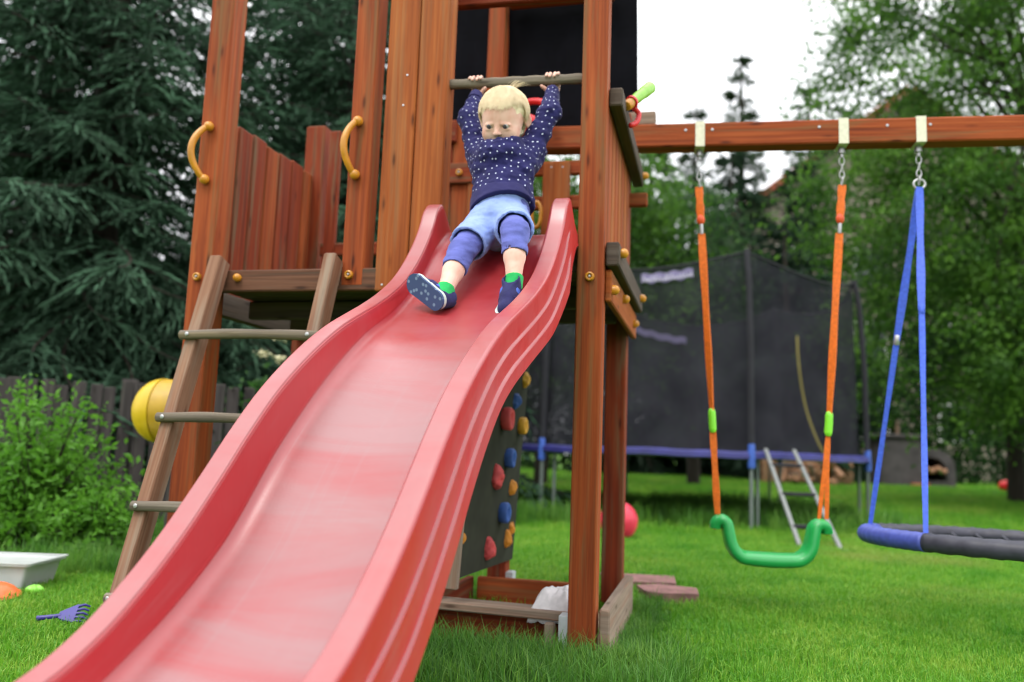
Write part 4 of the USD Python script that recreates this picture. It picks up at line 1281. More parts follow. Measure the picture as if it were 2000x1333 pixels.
sw1 = thing("belt_swing", "green moulded swing seat hanging on orange straps", "swing", on_beam(0.62, -1.8))
for s, sx, z0 in ((0.305, 0.395, 0.395), (0.935, 0.838, 0.40)):
    p = belt(s, sw1)
    q = on_beam(sx) * [1, 1, 0] + TZ * 0.40
    k = lambda f: p + (q - p) * f
    strap(k(0), k(.10), 0.032, 0.010, M_ORANGE, sw1, tw=.6)
    obj("knot", ball(k(.105), 0.020, 2, (0.9, 0.8, 1.25)), plain("dark_orange_knot", (0.62, 0.07, 0.012), 0.5) if s < .5 else "/World/Looks/dark_orange_knot", sw1, smooth=True)
    obj("clip", tube(np.array([k(.115), k(.15)]), 0.0085, 8), M_STEEL, sw1, smooth=True)
    strap(k(.15), k(.70), 0.031, 0.007, M_ORANGE, sw1, tw=1.1)
    obj("adjuster", tube(np.array([k(.69), k(.70), k(.75), k(.76)]), [0.012, 0.0165, 0.0165, 0.012], 12), M_LIME, sw1, smooth=50)
    if s < .5:
        strap(k(.755), q, 0.027, 0.006, M_ORANGE, sw1, tw=.4)
    else:
        strap(k(.755), q + bdir * .013, 0.017, 0.006, M_ORANGE, sw1, tw=.5)
        strap(k(.755), q - bdir * .018, 0.017, 0.006, M_ORANGE, sw1, tw=-.5)
    obj("knot", ball(q - TZ * 0.055 + bdir * (-.012 if s < .5 else .012), 0.012, 2), "/World/Looks/dark_orange_knot", sw1, smooth=True)
# seat: a deep U swept from a flat oval, curling over at both ends
prof = smooth_path([(-0.232, 0.34), (-0.226, 0.366), (-0.205, 0.377), (-0.184, 0.362), (-0.176, 0.325), (-0.168, 0.285), (-0.145, 0.243), (-0.108, 0.221), (-0.05, 0.217),
                    (0.0, 0.216), (0.05, 0.217), (0.108, 0.221), (0.145, 0.243), (0.168, 0.285), (0.176, 0.325), (0.184, 0.362), (0.205, 0.377), (0.226, 0.366), (0.232, 0.34)], 90)
C2 = on_beam(0.617) * [1, 1, 0]
tan = unit(np.gradient(prof, axis=0))
nor = np.c_[-tan[:, 1], tan[:, 0]]
sec = []
nb = np.cross(TZ, bdir)
th = np.linspace(0, 2 * np.pi, 20, endpoint=False)
for i, (x, z) in enumerate(prof):
    e = abs(i / 89 - .5) * 2
    hw = 0.085 - 0.035 * e ** 3
    ht = 0.030 - 0.006 * e
    c = C2 + bdir * x + TZ * z
    nn = bdir * nor[i, 0] + TZ * nor[i, 1]
    sec.append([c + nb * hw * math.copysign(abs(math.cos(t)) ** .7, math.cos(t)) + nn * ht * math.copysign(abs(math.sin(t)) ** .7, math.sin(t)) for t in th])
V, F = loft(np.array(sec))
for e in (0, -1):
    c = len(V)
    V = np.vstack([V, np.array(sec[e]).mean(0)])
    o = 0 if e == 0 else 89 * 20
    j = np.arange(20)
    f = np.stack([o + j, o + (j + 1) % 20, np.full(20, c)], -1)
    F = np.vstack([F, f if e == 0 else f[:, ::-1]])
tm = trimesh.Trimesh(V, F, process=False)
obj("seat", (V, F if tm.volume > 0 else F[:, ::-1]), M_SEAT, sw1, smooth=50)

sw2 = thing("nest_swing", "black round nest swing with a blue section hanging on blue ropes", "swing", on_beam(1.75, -1.8))
p = belt(1.262, sw2)
p2 = belt(2.36, sw2)
a = np.linspace(0, 2 * np.pi, 25)
obj("ring", tube(p - TZ * -.0 + np.outer(.024 * np.cos(a[:-1]), bdir) + np.outer(.022 * np.sin(a[:-1]), TZ), 0.005, 8, closed=True), M_STEEL, sw2, smooth=True)
NC = T(1.60, 0.965, 0.345)
NR = 0.545
tiltx, tilty = unit(TU * 1.0 + TZ * -0.012), unit(TV - TZ * 0.026)


def nest(a, r=NR, dz=0.0):
    return NC + np.outer(r * np.cos(a), tiltx) + np.outer(r * np.sin(a), tilty) + TZ * dz


# the padded ring: blue sleeve on the left, black elsewhere, in wrapped segments
a_b0, a_b1 = math.radians(150), math.radians(222)
a = np.linspace(a_b0, a_b1, 46)
obj("ring_sleeve", tube(nest(a), 0.036 + 0.0012 * np.sin(a * 70), 16), M_BLUEC, sw2, smooth=True, label="blue sleeve of the swing ring")
a = np.linspace(a_b1, a_b0 + 2 * np.pi, 150)
obj("ring_sleeve", tube(nest(a), 0.035 + 0.0018 * np.sin(a * 41) + .0012 * np.sin(a * 97), 16), M_BLACKW, sw2, smooth=True, label="black sleeve of the swing ring")
for k in np.linspace(-0.42, 0.42, 9):
    h = math.sqrt(.50 ** 2 - k ** 2)
    t = np.linspace(-h, h, 14)
    dip = -0.05 * (1 - (t / .5) ** 2 - (k / .5) ** 2)
    obj("net_cord", tube(NC + np.outer(t, tiltx) + k * tilty + np.outer(dip, TZ), 0.006, 6), M_BLACKW, sw2)
    obj("net_cord", tube(NC + np.outer(t, tilty) + k * tiltx + np.outer(dip + .006, TZ), 0.006, 6), M_BLACKW, sw2)
for hook, (a1, a2) in ((p, (157, 222)), (p2, (-23, 28))):
    for i, aa in enumerate((a1, a2)):
        q = nest(np.array([math.radians(aa)]))[0] + TZ * 0.03
        f = 0.46 if i == 0 else 0.40
        m = hook + (q - hook) * f
        strap(hook - TZ * .015, m, 0.029, 0.010, M_BLUER, sw2, tw=.5)
        obj("buckle", tube(np.array([m + (hook - m) * .03, m, m - (hook - m) * .03]), 0.0125, 8), M_BLUER if i else M_STEEL, sw2, smooth=True)
        strap(m, q, 0.020, 0.013, M_BLUER, sw2, tw=.3)

# ------------------------------------------------------------------ trampoline
TC, TR, TH = np.array([1.905, 9.587, 0]), 1.964, 0.70
tr = thing("trampoline", "large round trampoline with dark safety net and blue edge pad", "trampoline", TC)
M_TLEG = plain("grey_green_steel", (0.15, 0.18, 0.165), 0.45, 0.5, 0.1, metallic=0.3)
M_FOAM = plain("black_foam", (0.016, 0.016, 0.02), 0.8, 0.3, 0.2)
M_PAD = plain("blue_vinyl_pad", (0.022, 0.022, 0.13), 0.45, 0.5, 0.3, 5)
M_MATT = plain("black_jump_mat", (0.015, 0.015, 0.017), 0.8, 0.2)
M_BCAP = plain("blue_leg_cap", (0.04, 0.10, 0.40), 0.5, 0.5, 0.1)
M_NET = mat("fine_black_net", {
    "g": ("geometry", {}),
    "n": ("noise_texture", {"scale": 3.0, "detail": 3}),
    "r": ("rgb_ramp", {"ramp": [(0.3, (0.009, 0.009, 0.011)), (0.7, (0.017, 0.017, 0.020))]}),
    "d": ("diffuse_bsdf", {}), "t": ("transparent_bsdf", {}), "m": ("mix_closure", {"fac": 0.56})},
    [("g.position", "n.vector"), ("n.fac", "r.fac"), ("r.color", "d.color"), ("t.BSDF", "m.closure1"), ("d.BSDF", "m.closure2")], surface="m.closure")


def tp(a, r, z):
    return TC + np.array([r * math.cos(a), r * math.sin(a), z])


A0 = math.radians(-81.8)
angs = [A0 + k * math.pi / 3 for k in range(6)]
for a in angs:
    obj("leg", tube(np.array([tp(a, TR + .03, ground(*tp(a, TR, 0)[:2]) - .02), tp(a, TR + .03, TH - .1)]), 0.018, 12), M_TLEG, tr, smooth=True)
    obj("leg", tube(np.array([tp(a + .05, TR - .05, -.02), tp(a + .05, TR - .05, TH - .05)]), 0.015, 10), M_TLEG, tr, smooth=True)
    obj("leg_cap", tube(np.array([tp(a, TR + .035, TH - .13), tp(a, TR + .035, TH + .08)]), [0.035, 0.03], 12), M_BCAP, tr, smooth=40)
    obj("net_pole", tube(np.array([tp(a, TR + .03, TH + .07), tp(a, TR + .02, 1.6), tp(a, TR - .02, 2.3), tp(a, TR - .07, 2.60)]), 0.029, 12), M_FOAM, tr, smooth=True)
ar = np.linspace(0, 2 * np.pi, 96, endpoint=False)
obj("frame_ring", tube(TC + np.c_[TR * np.cos(ar), TR * np.sin(ar), np.full(96, TH - .03)], 0.024, 10, closed=True), M_TLEG, tr, smooth=True)
pr = np.array([(TR + .055, -.045), (TR + .05, 0.0), (TR + .01, .018), (TR - .28, .016), (TR - .3, 0.0), (TR - .28, -.01), (TR + .0, -.012)])
sec = np.array([[TC + [(r) * math.cos(a), r * math.sin(a), TH + z + .004 * math.sin(a * 9) + .003 * math.sin(a * 23 + 1)] for r, z in pr] for a in np.r_[ar, ar[:1]]])
V, F = loft(sec)
tm = trimesh.Trimesh(V, F, process=False)
obj("edge_pad", (V, F if tm.volume > 0 else F[:, ::-1]), M_PAD, tr, smooth=40)
obj("jump_mat", lathe([(0, -.004), (TR - .25, -.004), (TR - .25, -.012), (0, -.012)][::-1], TC + [0, 0, TH], TZ, 64), M_MATT, tr)
# net: one closed curtain, sagging between its poles
na, nz = 145, 12
aa = np.linspace(0, 2 * np.pi, na)
ph = ((aa - A0) % (math.pi / 3)) / (math.pi / 3)
topz = 2.58 - 0.17 * np.sin(np.pi * ph)
rr_ = TR - 0.05 - 0.045 * np.sin(np.pi * ph)
V = np.array([[TC + [(r * (1 - .02 * t)) * math.cos(a), r * (1 - .02 * t) * math.sin(a), TH + .02 + (z - TH - .02) * t] for t in np.linspace(0, 1, nz)] for a, r, z in zip(aa, rr_, topz)])
g = np.arange(na * nz).reshape(na, nz)
q = np.stack([g[:-1, :-1], g[1:, :-1], g[1:, 1:], g[:-1, 1:]], -1).reshape(-1, 4)
obj("safety_net", (V.reshape(-1, 3), q), M_NET, tr, smooth=True)
obj("net_edge", tube(V[:-1, -1], 0.012, 6, closed=True), M_FOAM, tr, smooth=True)
M_BAN = plain("lilac_band", (0.16, 0.14, 0.25), 0.6, 0.3, 0.3, 9)
M_BANW = plain("band_lettering", (0.42, 0.4, 0.5), 0.6, 0.3, 0.1)


def banner(a0, a1, z0, z1, rofs, marks):
    t = np.linspace(a0, a1, 26)
    ph = ((t - A0) % (math.pi / 3)) / (math.pi / 3)
    rr = (TR - 0.05 - 0.045 * np.sin(np.pi * ph)) * .985 + rofs
    sec = []
    for i, a in enumerate(t):
        dz = -0.17 * math.sin(math.pi * ph[i]) + .01 * math.sin(i * .9)
        sec.append([tp(a, rr[i] + .004, z0 + dz), tp(a, rr[i] + .004, z1 + dz), tp(a, rr[i], z1 + dz), tp(a, rr[i], z0 + dz)])
    V, F = loft(np.array(sec))
    tm = trimesh.Trimesh(V, F, process=False)
    b = obj("net_banner", (V, F if tm.volume > 0 else F[:, ::-1]), M_BAN, tr)
    if marks:
        br = np.random.default_rng(5)
        x = 0.03
        while x < .95:
            w = br.uniform(.02, .06)
            a_, r_ = np.interp(x, [0, 1], [a0, a1]), np.interp(x, np.linspace(0, 1, 26), rr) + .006
            dz = np.interp(x, np.linspace(0, 1, 26), -0.17 * np.sin(np.pi * ph))
            hgt = br.uniform(.5, .95) * (z1 - z0)
            c0, c1 = tp(a_, r_, 0), tp(np.interp(x + w, [0, 1], [a0, a1]), r_, 0)
            e = tube(np.array([c0 + TZ * (z0 + dz + .012), c0 * .6 + c1 * .4 + TZ * (z0 + dz + hgt), c1 + TZ * (z0 + dz + .014)]), 0.008, 5)
            obj("stroke", e, M_BANW, b)
            x += w + br.uniform(.008, .03)


banner(math.radians(-112), math.radians(-97), 2.44, 2.53, .012, True)
banner(math.radians(75), math.radians(98), 2.33, 2.42, -.03, False)
for a in (A0 + .35, A0 + 2.6, A0 + 3.5):                           # bent rods leaning behind the net
    pass
rod = obj("bent_rod", tube(smooth_path([(3.19, 9.3, 2.03), (3.17, 9.2, 1.7), (3.19, 9.1, 1.3), (3.24, 8.95, .95), (3.29, 8.8, .73)], 20), 0.013, 8), plain("yellow_rod", (0.30, 0.25, 0.02), 0.5), tr, smooth=True)
tl = thing("trampoline_ladder", "light metal ladder with dark rungs leaning on the trampoline", "ladder", (2.3, 6.2, 0))
M_ALU = plain("pale_aluminium", (0.20, 0.21, 0.20), 0.45, 0.5, 0.1, metallic=0.3)
lf, lt = [np.array(x) for x in ((2.17, 6.26, -.02), (2.45, 6.2, -.02))], [np.array(x) for x in ((2.32, 7.62, 0.74), (2.575, 7.62, 0.74))]
for f_, t_ in zip(lf, lt):
    obj("ladder_rail", beam(f_, t_, 0.032, 0.028, (1, 0, 0), 0.006), M_ALU, tl)
    obj("foot", ball(f_ + [0, 0, .02], 0.026, 2), M_ALU, tl, smooth=True)
for k in (0.22, 0.52, 0.82):
    obj("rung", beam(lf[0] * (1 - k) + lt[0] * k, lf[1] * (1 - k) + lt[1] * k, 0.07, 0.03, (0, 1, 0), 0.006), M_FOAM, tl)
obj("foot_bar", beam(lf[0] + [-.06, 0, .03], lf[1] + [.05, 0, .03], 0.03, 0.025), M_ALU, tl)

# ------------------------------------------------------------------ things lying on the lawn
M_BALL = plain("red_ball_rubber", (0.56, 0.03, 0.06), 0.35, 0.5, 0.08)
bl = thing("ball", "red play ball with a pale mark lying on the lawn behind the tower", "ball", (0.86, 6.5, 0.145))
obj("ball_skin", ball((0.86, 6.5, 0.145), 0.145, 4), M_BALL, bl, smooth=True)
bd = unit(np.array([-.02, -1, .05]))
bx, by = unit(np.cross(bd, TZ)), None
by = np.cross(bx, bd)
for pts in ([(-.2, .1), (0.05, .35), (.3, .2)], [(-.25, -.15), (0, .0), (.28, -.05)], [(-.1, -.3), (.15, -.22)]):
    q = np.array([unit(bd + bx * (x + .35) + by * y) for x, y in smooth_path(np.array(pts), 10)])
    obj("ball_mark", tube(np.array([0.86, 6.5, .145]) + q * .146, 0.007, 6), plain("ball_print", (0.68, 0.55, 0.55), .5) if pts[0][1] == .1 else "/World/Looks/ball_print", bl, smooth=True)
# yellow dome behind the ladder
yd = thing("yellow_dome", "yellow plastic half dome on a grey post behind the ladder", "dome", (-1.7, 4.2, 0))
t = np.linspace(0, math.pi / 2, 14)
dax = unit(-TU + .12 * -TV)
R_ = 0.162
obj("dome", lathe([(R_ * math.sin(x), R_ * math.cos(x) * .88) for x in t] + [(0, -.001)], np.array([-1.72, 4.2, 0.775]), dax, 40), M_YEL, yd, smooth=40)
obj("dome_rim", lathe([(0, -.003), (R_ * .97, -.003), (R_ * .975, -.01), (R_ * .96, -.12), (R_ * .9, -.13), (0, -.13)], np.array([-1.72, 4.2, 0.775]), dax, 40), plain("ochre_plastic", (.40, .24, .008), .45), yd, smooth=40)
obj("post", beam((-1.66, 4.32, -.05), (-1.66, 4.32, .9), 0.085, 0.085, (1, 0, 0)), W_FENCE, yd)
# storage box with toys
bx_ = thing("storage_box", "translucent white plastic storage box lying on the grass at left", "box", (-2.13, 3.6, 0))
M_BOX = plain("milky_plastic", (0.62, 0.64, 0.63), 0.3, 0.5, 0.1, 9, transmission_weight=0.45)


def tray(c, w, d, h, th, flare, rim):
    o = np.array([(-w / 2, -d / 2), (w / 2, -d / 2), (w / 2, d / 2), (-w / 2, d / 2)])
    base = Polygon(o).buffer(.02)
    lv = [(0.0, 1 - flare), (h, 1.0), (h, 1 + rim), (h + th, 1 + rim), (h + th, 1 - th / w * 2), (th, 1 - flare - th / w * 2)]
    ringp = np.array(base.exterior.coords)[:-1]
    sec = np.array([[c + np.array([x * s, y * s, z]) for x, y in ringp] for z, s in lv])
    V, F = loft(sec)
    n = len(ringp)
    for e, fl in ((0, True), (len(lv) - 1, False)):
        k = len(V)
        V = np.vstack([V, sec[e].mean(0)])
        j = np.arange(n)
        f = np.stack([e * n + j, e * n + (j + 1) % n, np.full(n, k)], -1)
        F = np.vstack([F, f[:, ::-1] if fl else f])
    tm = trimesh.Trimesh(V, F, process=False)
    return V, (F if tm.volume > 0 else F[:, ::-1])


BC = np.array([-2.13, 3.60, 0.015])
obj("tub", tray(BC, 0.40, 0.24, 0.095, 0.006, 0.10, 0.045), M_BOX, bx_)
obj("handle_rim", tray(BC + [0, 0, .096], 0.43, 0.265, 0.010, 0.004, 0.0, 0.03), M_BOX, bx_)
obj("toy_mould", lathe([(0, .035), (.03, .034), (.055, .02), (.075, .0), (.08, -.002), (.055, -.006), (0, -.008)][::-1], np.array([-1.935, 3.33, 0.03]), unit([.1, -.15, 1]), 22), plain("orange_toy", (0.68, 0.13, 0.03), .4), smooth=40,
    label="orange sand mould lying on the grass in front of the box", cat="toy")
V, F = ball((0, 0, 0), 1, 3)
V = V * np.array([.032, .026, .018]) * (1 + .3 * np.cos(5 * np.arctan2(V[:, 1], V[:, 0]))[:, None] * .5)
obj("toy_mould", (V + [-1.845, 3.42, .03], F), plain("lime_toy", (0.20, 0.55, 0.05), .4), smooth=True, label="small lime green sand mould on the grass by the box corner", cat="toy")
rk = thing("toy_rake", "small blue plastic toy rake lying on the grass", "toy rake", (-1.47, 2.9, 0))
M_RAKE = plain("indigo_plastic", (0.03, 0.022, 0.17), .4, .5, .15)
ro, rx = np.array([-1.455, 2.90, 0.045]), unit([.95, .2, .12])
ry = unit(np.cross([-.1, -.75, 1], rx))
rz = np.cross(rx, ry)
obj("handle", tube(np.array([ro - rx * .085, ro - rx * .06, ro - rx * .012]), [0.009, 0.0075, 0.007], 10), M_RAKE, rk, smooth=True)
plate = Polygon([(-.015, -.012), (.03, -.036), (.034, .036), (-.015, .012)]).buffer(.003)
g_ = trimesh.creation.extrude_polygon(plate, .007)
V = np.array(g_.vertices)
obj("plate", (ro + V[:, :1] * rx + V[:, 1:2] * ry + (V[:, 2:] - .003) * rz, np.array(g_.faces)), M_RAKE, rk)
for y in np.linspace(-.032, .032, 5):
    obj("tine", tube(np.array([ro + rx * .03 + ry * y, ro + rx * .055 + ry * y * 1.15, ro + rx * .068 + ry * y * 1.2 - rz * .012]), [.005, .0042, .003], 8), M_RAKE, rk, smooth=True)
# worn stepping stones in the grass
M_STONE = plain("reddish_paving_stone", (0.23, 0.12, 0.11), 0.85, 0.2, 0.35, 12)


def slab(c, pts, h, label, seed):
    poly = Polygon(pts).buffer(.015).simplify(.004)
    sg_ = np.random.default_rng(seed)
    g_ = trimesh.creation.extrude_polygon(poly, h)
    g_ = g_.subdivide_to_size(.06)
    V = np.array(g_.vertices)
    V[:, 2] += .012 * (meshkit.fbm(V * 9, 3, seed) - .5) * (V[:, 2] > h * .5)
    obj("paving_stone", (V + c, np.array(g_.faces)), M_STONE, label=label, cat="stone", smooth=40)


slab(np.array([0.66, 4.30, -0.012]), [(-.14, -.12), (.16, -.13), (.20, .10), (-.15, .13)], .05, "flat reddish paving stone in the grass right of the sandbox, farther of two", 1)
slab(np.array([0.76, 3.98, -0.012]), [(-.10, -.10), (.10, -.12), (.13, .06), (-.02, .12), (-.12, .07)], .05, "small reddish paving stone in the grass, nearer of two by the sandbox", 2)
# red toy far off on the right
rt = thing("garden_toy", "small red toy left on the far lawn at the right edge", "toy", (10.0, 17.0, 0.18))
obj("toy_body", ball((10.0, 17.0, 0.31), 0.13, 3, (1.2, .8, .9)), M_REDP, rt, smooth=True)
obj("toy_handle", tube(smooth_path([(10.1, 17, .3), (10.2, 17, .32), (10.32, 17, .22)], 10), 0.03, 8), M_REDP, rt, smooth=True)

# ------------------------------------------------------------------ barbecue and firewood at the far end of the lawn
gz = float(ground(0, 18))
M_CONC = plain("dark_concrete", (0.075, 0.068, 0.068), 0.9, 0.2, 0.3, 4)
M_HEARTHBLACK = plain("matt_black", (0.008, 0.008, 0.008), 0.9, 0.1)  # near-black, for the back of the hearth opening
bq = thing("stone_barbecue", "dark stone garden barbecue with an arched hearth beyond the trampoline", "barbecue", (8.6, 18, gz))
obj("chimney_block", beam((8.33, 18.2, gz), (8.33, 18.2, 1.22), 0.86, 0.7, (1, 0, 0), .03), M_CONC, bq)
obj("top_slab", beam((7.82, 18.2, 1.255), (8.86, 18.2, 1.255), 0.8, 0.07, (0, 1, 0), .015), M_CONC, bq)
arch = Polygon([(-.5, 0), (.5, 0), (.5, .45)] + [(.5 * math.cos(a), .45 + .38 * math.sin(a)) for a in np.linspace(0, math.pi, 14)] + [(-.5, .45)])
hole = Polygon([(-.34, .16), (.3, .16), (.3, .4)] + [(-.02 + .32 * math.cos(a), .4 + .25 * math.sin(a)) for a in np.linspace(0, math.pi, 12)] + [(-.34, .4)])
g_ = trimesh.creation.extrude_polygon(arch.difference(hole), .5)
V = np.array(g_.vertices)
obj("hearth", (np.array([9.02, 18.0, gz]) + np.c_[V[:, 0], -V[:, 2] + .5, V[:, 1]], np.array(g_.faces)), M_CONC, bq)
obj("hearth_back", beam((9.02, 18.45, gz), (9.02, 18.45, gz + .8), 0.9, 0.06, (1, 0, 0)), M_HEARTHBLACK, bq)
for k in range(5):
    obj("log", tube(np.array([[8.72 + .13 * k, 17.9, gz + .36 + .05 * (k % 2)], [8.75 + .12 * k, 18.3, gz + .37]]), .06, 9), W_LOG, bq, smooth=40)
obj("base_brick", beam((8.45, 17.72, gz + .05), (8.8, 17.72, gz + .05), .12, .1), plain("orange_brick", (.4, .13, .06), .8), bq)
obj("bottle", lathe([(0, 0), (.045, 0), (.045, .16), (.018, .22), (.018, .3), (0, .3)], np.array([8.32, 18.05, 1.291]), TZ, 14), plain("brown_glass", (.12, .08, .05), .2), smooth=40, label="small bottle standing on the top slab of the barbecue", cat="bottle")
wp = thing("wood_pile", "loose pile of sawn firewood and slats behind the trampoline", "wood pile", (6.0, 17.2, gz))
wr = np.random.default_rng(3)
for k in range(34):
    c = np.array([wr.uniform(5.5, 6.6), 17.2 + wr.uniform(-.3, .3), gz + .06 + .5 * wr.uniform() ** 1.3])
    d = unit(np.array([wr.normal(), wr.normal() * .5, wr.normal() * .55]))
    L = wr.uniform(.35, .6)
    if c[2] - abs(d[2]) * L / 2 < gz:
        c[2] = gz + abs(d[2]) * L / 2 + .03
    obj("log", beam(c - d * L / 2, c + d * L / 2, wr.uniform(.05, .13), wr.uniform(.04, .1), None, .01), W_LOG if k % 3 else W_GREY, wp)
obj("low_wall", beam((5.25, 17.5, gz + .22), (7.1, 17.5, gz + .22), .2, .5, (0, 1, 0), .02), W_LOG, wp)

# ------------------------------------------------------------------ the paling fence at left
fn = thing("paling_fence", "dark wooden paling fence behind the green bush", "fence", (-2.8, 5.4, 0))
fr = np.random.default_rng(9)
fx0, fx1, fy0, fy1 = -4.2, -1.15, 5.2, 5.75
fd = unit(np.array([fx1 - fx0, fy1 - fy0, 0]))
FL = math.hypot(fx1 - fx0, fy1 - fy0)
s = 0.0
while s < FL:
    w = fr.uniform(.062, .085)
    p = np.array([fx0, fy0, 0]) + fd * s
    hgt = 0.97 + fr.uniform(-.03, .03) + .03 * s / FL
    lean = fr.uniform(-.012, .012)
    obj("paling", beam(p + [0, 0, -.02], p + [lean, 0, hgt], w, .018, fd, .004), W_FENCE, fn)
    s += w + fr.uniform(.014, .03)
for z in (0.28, 0.78):
    obj("fence_rail", beam(np.array([fx0, fy0 + .035, z]), np.array([fx1, fy1 + .035, z]), .04, .07, (0, 1, 0)), W_FENCE, fn)
for s in (0.2, 1.7, 2.9):
    p = np.array([fx0, fy0 + .09, 0]) + fd * s
    obj("fence_post", beam(p + [0, 0, -.05], p + [0, 0, 1.02], .09, .07, fd), W_FENCE, fn)


# ------------------------------------------------------------------ foliage
def leaves(P, size, rg, up=0.35, narrow=0.5, fold=True):
    """One folded leaf (4 triangles' worth of kite) at each point."""
    n = len(P)
    nrm = unit(rg.normal(size=(n, 3)) * [1, 1, .8] + [0, 0, up])
    d = rg.normal(size=(n, 3)) + [0, 0, -.35]
    d = unit(d - nrm * np.sum(d * nrm, 1, keepdims=True))
    sd = np.cross(nrm, d)
    L = (size * rg.uniform(.6, 1.25, n))[:, None]
    k = narrow * L / 2
    V = np.stack([P, P + d * L * .5 + sd * k + nrm * k * .35, P + d * L, P + d * L * .5 - sd * k + nrm * k * .35], 1).reshape(-1, 3)
    i = np.arange(n)[:, None] * 4
    return V, np.vstack([i + [0, 1, 2], i + [0, 2, 3]])


def brushes(P, D, L, Wd, rg):
    """Needle sprays: two crossed ragged blades along each twig."""
    D = unit(D)
    n = len(P)
    a = unit(np.cross(D, rg.normal(size=(n, 3))))
    b = np.cross(D, a)
    V, F, o = [], [], 0
    L, Wd = L[:, None], Wd[:, None]
    for s in (a, b):
        V.append(np.stack([P - s * Wd * .35, P + D * L * .45 - s * Wd, P + D * L, P + D * L * .45 + s * Wd, P + s * Wd * .35], 1).reshape(-1, 3))
        i = np.arange(n)[:, None] * 5 + o
        F += [i + [0, 1, 3], i + [1, 2, 3], i + [0, 3, 4]]
        o += 5 * n
    return np.vstack(V), np.vstack(F)


M_BARK = wood("dark_bark", (0.014, 0.011, 0.008), (0.028, 0.022, 0.017), (0.05, 0.04, 0.031), grey=(0.03, 0.03, 0.025))
M_SPRUCE = leafy("blue_spruce_needles", ((0.015, 0.036, 0.018), (0.11, 0.225, 0.135), (0.36, 0.58, 0.38)), 0.3, .8, 3.2)
M_SPRUCE3 = leafy("haze_paled_spruce_needles", ((0.035, 0.065, 0.03), (0.07, 0.12, 0.055), (0.13, 0.20, 0.09)), 0.35, .7, .9)  # needles paled to carry the haze and glow of the bright sky
M_SPRUCE2 = leafy("dark_spruce_needles", ((0.010, 0.026, 0.012), (0.026, 0.064, 0.028), (0.07, 0.14, 0.055)), 0.2, .7, .9)
M_LEAF = leafy("bright_tree_leaves", ((0.030, 0.085, 0.010), (0.125, 0.27, 0.030), (0.33, 0.50, 0.10)), .45, .5, 1.9)
M_LEAFD = leafy("dark_tree_leaves", ((0.014, 0.044, 0.009), (0.034, 0.092, 0.018), (0.085, 0.17, 0.035)), .38, .5, 1.0)
M_BUSH = leafy("fresh_bush_leaves", ((0.065, 0.19, 0.014), (0.13, 0.32, 0.03), (0.21, 0.42, 0.055)), .42, .45, 4)
M_FLOWER = plain("cream_flower", (0.62, 0.58, 0.36), .7)


def spruce(name, label, base, H, R, seed, zmin, mat_, step=0.16, per=6, dens=1.0, blen=0.15, group=None, droop=0.9, only=None):
    rg = np.random.default_rng(seed)
    base = np.array(base, float)
    t_ = thing(name, label, "spruce", base, group)
    zz = np.linspace(-.1, H, 14)
    r0 = .02 * H + .02
    obj("trunk", tube(base + np.c_[0.04 * np.sin(zz * .7), 0 * zz, zz], r0 * (1 - zz / (H * 1.03)) + .01, 10), M_BARK, t_, smooth=True)
    P, D, L, Wd = [], [], [], []
    bran = []
    z = zmin
    while z < H * .985:
        f = z / H
        bl = R * (1 - f) ** .85 + .12
        for j in range(per if bl > .4 else 4):
            a = rg.uniform(0, 2 * np.pi)
            if only is not None and not only(a, z):
                continue
            ln = bl * rg.uniform(.72, 1.12)
            n = max(5, int(ln / .10))
            s = np.linspace(0, 1, n)
            rise = .25 * (f - .35)
            zz = z + ln * (rise * s + (-.42 * droop * s ** 1.6) * (1.2 - f)) + .10 * ln * s ** 4
            az = a + .12 * np.sin(s * 3 + rg.uniform(0, 6)) * s
            br = base + np.c_[ln * s * np.cos(az), ln * s * np.sin(az), zz]
            bran.append((br, .006 + .006 * ln))
            tan = unit(np.gradient(br, axis=0))
            side = unit(np.cross(tan, TZ))
            for k in range(1, n):
                for sg in (-1, 1, 0):
                    if rg.uniform() > dens:
                        continue
                    tl_ = (.16 + .34 * ln * (1 - abs(s[k] - .45) * 1.2)) * rg.uniform(.55, 1.1)
                    if sg == 0:
                        d0 = unit(tan[k] * .7 + TZ * rg.uniform(-.9, .25) + side[k] * rg.normal() * .4)
                        tl_ *= .7
                    else:
                        d0 = unit(tan[k] * rg.uniform(.5, 1.0) + side[k] * sg * rg.uniform(.6, 1.1) + TZ * rg.uniform(-.3, .12))
                    m = max(2, int(tl_ / (blen * .55)))
                    u = (np.arange(m) + .3) / m
                    q = br[k] + np.outer(u * tl_, d0) - np.outer(u ** 2 * tl_ * .38 * droop, TZ)
                    dd = unit(np.outer(np.ones(m), d0) - np.outer(u * .76 * droop, TZ))
                    P.append(q)
                    D.append(unit(dd + rg.normal(size=(m, 3)) * .22))
                    L.append(blen * rg.uniform(.75, 1.25, m))
                    Wd.append(blen * rg.uniform(.08, .13, m))
        z += step * rg.uniform(.8, 1.2) * (1 + .8 * f)
    obj("crown", brushes(np.vstack(P), np.vstack(D), np.concatenate(L), np.concatenate(Wd), rg), mat_, t_)
    bm = join([tube(b[::2] if len(b) > 8 else b, np.linspace(r, .005, len(b[::2] if len(b) > 8 else b)), 5, caps=False, uv=True) for b, r in bran])
    obj("branch", bm, M_BARK, t_, kind="stuff")
    return t_


